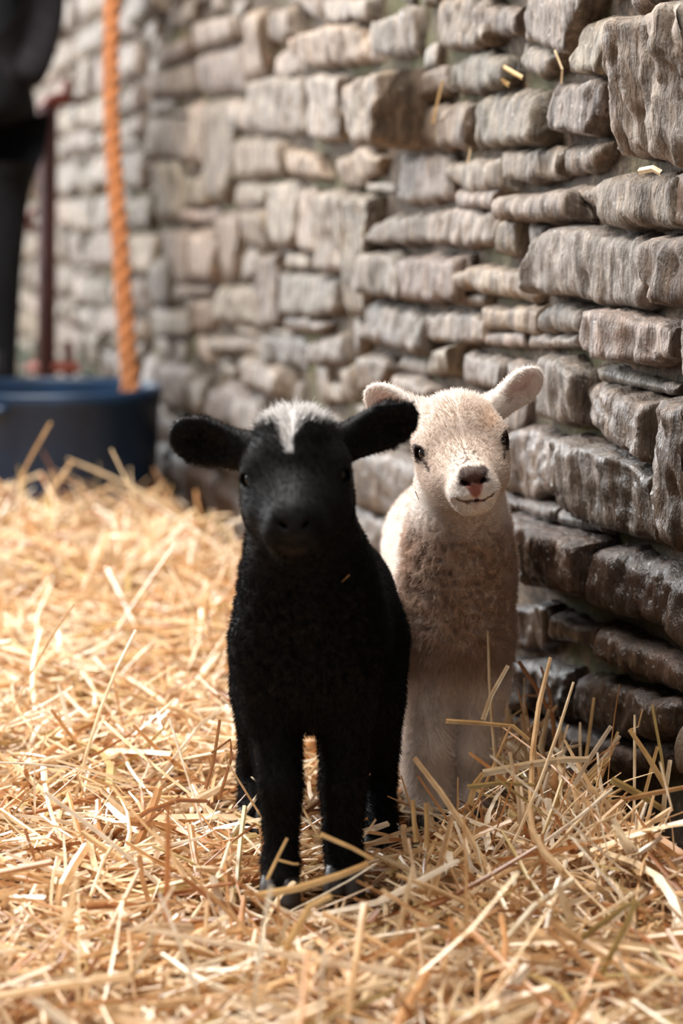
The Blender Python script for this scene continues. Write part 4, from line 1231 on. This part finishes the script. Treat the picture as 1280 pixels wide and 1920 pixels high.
for pts, y, w, c in [
    ([(1055,1440),(1040,1390),(1036,1345),(1005,1290),(972,1240)], 2.10, .0062, brown),
    ([(1036,1345),(1030,1300),(1014,1250)], 2.10, .0040, brown),
    ([(1016,1306),(990,1304),(972,1308)], 2.10, .0030, brown),
    ([(836,1352),(900,1356),(962,1362),(992,1388)], 1.80, .0055, gold),
    ([(905,1350),(920,1305),(952,1248)], 1.86, .0055, pale),
    ([(1096,1440),(1104,1380),(1113,1308)], 2.00, .0042, gold),
    ([(1245,1470),(1240,1420),(1222,1322)], 1.95, .0036, olive),
    ([(1250,1480),(1215,1420),(1180,1368)], 1.90, .0062, gold),
    ([(1180,1368),(1196,1362),(1204,1330)], 1.90, .0018, gold),
    ([(1100,1470),(1140,1420),(1158,1372)], 1.90, .0042, gold),
    ([(905,1450),(1000,1432),(1060,1424),(1104,1424)], 1.78, .0085, pale),
    ([(880,1510),(890,1470),(905,1450)], 1.78, .0065, gold),
    ([(876,1476),(940,1468),(1002,1472)], 1.75, .0055, olive),
    ([(1146,1462),(1200,1490),(1240,1516)], 1.80, .0085, olive),
    ([(1030,1520),(1090,1470),(1142,1420)], 1.82, .0060, gold),
    ([(976,1590),(972,1500),(955,1410)], 1.76, .0050, pale),
    ([(1160,1620),(1200,1520),(1232,1400)], 1.80, .0045, gold),
    ([(1240,1560),(1246,1490),(1256,1425)], 1.80, .0055, pale),
    ([(410,1500),(434,1420),(432,1386),(396,1412)], 1.80, .0036, brown),
    ([(385,1480),(400,1430),(412,1350)], 1.84, .0042, brown),
    ([(500,1650),(520,1608),(538,1572)], 1.55, .0032, gold),
    ([(520,1612),(550,1620),(560,1620)], 1.55, .0024, gold),
    ([(780,1580),(776,1540),(774,1500)], 1.68, .0052, gold),
    ([(800,1590),(800,1545),(798,1506)], 1.68, .0055, gold),
    ([(600,1564),(660,1590),(700,1612)], 1.54, .0046, gold),
    ([(480,1680),(560,1665),(640,1640),(690,1620)], 1.52, .0075, gold),
    ([(1090,1760),(1170,1700),(1195,1690)], 1.45, .0060, olive),
    ([(1110,1860),(1150,1780),(1195,1690)], 1.42, .0060, olive),
    ([(1075,1740),(1060,1700),(1048,1662)], 1.46, .0085, pale),
    ([(530,1820),(540,1770),(580,1700),(620,1680)], 1.42, .0070, gold)]:
    stem(pts, y, w, c, bed)
# bits of straw caught in the wall joints and in the lambs' coats
def caught(pts, h, width, col, label):
    p = []
    for i, (x, y) in enumerate(pts):
        u, v = wall_uv(x, y, h + .004 * i); p.append(wall_xyz(u, v, h + .004 * i))
    p = np.array(p); D = np.gradient(p, axis=0); D /= np.linalg.norm(D, axis=1, keepdims=True)
    A = np.cross(D, WN); A /= np.linalg.norm(A, axis=1, keepdims=True)
    V4 = np.stack([p - A * width / 2, p + WN * width * .3, p + A * width / 2], 1)[None]
    o = straw_mesh('straw_stalk', V4 - p[0], np.array([col]), None); o.location = tuple(p[0])
    tag(o, label, 'straw')
caught([(1052,155),(1054,130),(1040,95)], .036, .006, pale, 'pale straw stalk caught in the wall joint left of the largest stone')
caught([(1240,325),(1224,316),(1198,321)], .058, .007, pale, 'bent white straw lying on the ledge under the largest stone')
caught([(876,305),(880,292),(882,278)], .030, .006, pale, 'short pale straw poking from the joint at mid wall')
caught([(980,146),(962,136),(945,126)], .026, .006, gold, 'golden straw wedged in the mossy joint high on the wall')
caught([(955,160),(946,154),(940,148)], .026, .007, gold, 'stubby golden straw just below the wedged one high on the wall')
caught([(812,230),(818,200),(830,150)], .030, .007, gold, 'long tan straw hanging down the face of two wall stones')
def on_coat(pts, y, w, col, label):
    o = stem(pts, y, w, col, None); tag(o, label, 'straw')
on_coat([(655,1078),(640,1092),(630,1118),(622,1128),(618,1140),(624,1166)], Y0 - .018, .0011, (.62, .36, .12), 'thin curled straw strand clinging to the black lamb\'s chest')
on_coat([(662,1001),(672,996),(680,1000),(684,994)], Y0 + .125, .0016, pale, 'wispy straw fragment on the black lamb\'s shoulder')
on_coat([(664,1016),(670,1022),(675,1042)], Y0 + .085, .0020, gold, 'small golden straw flake below the wisp on the black lamb\'s shoulder')
on_coat([(778,921),(788,944),(800,958),(808,980)], Y1 - .002, .0011, (.30, .17, .09), 'thin dark straw strand hanging on the white lamb\'s neck')
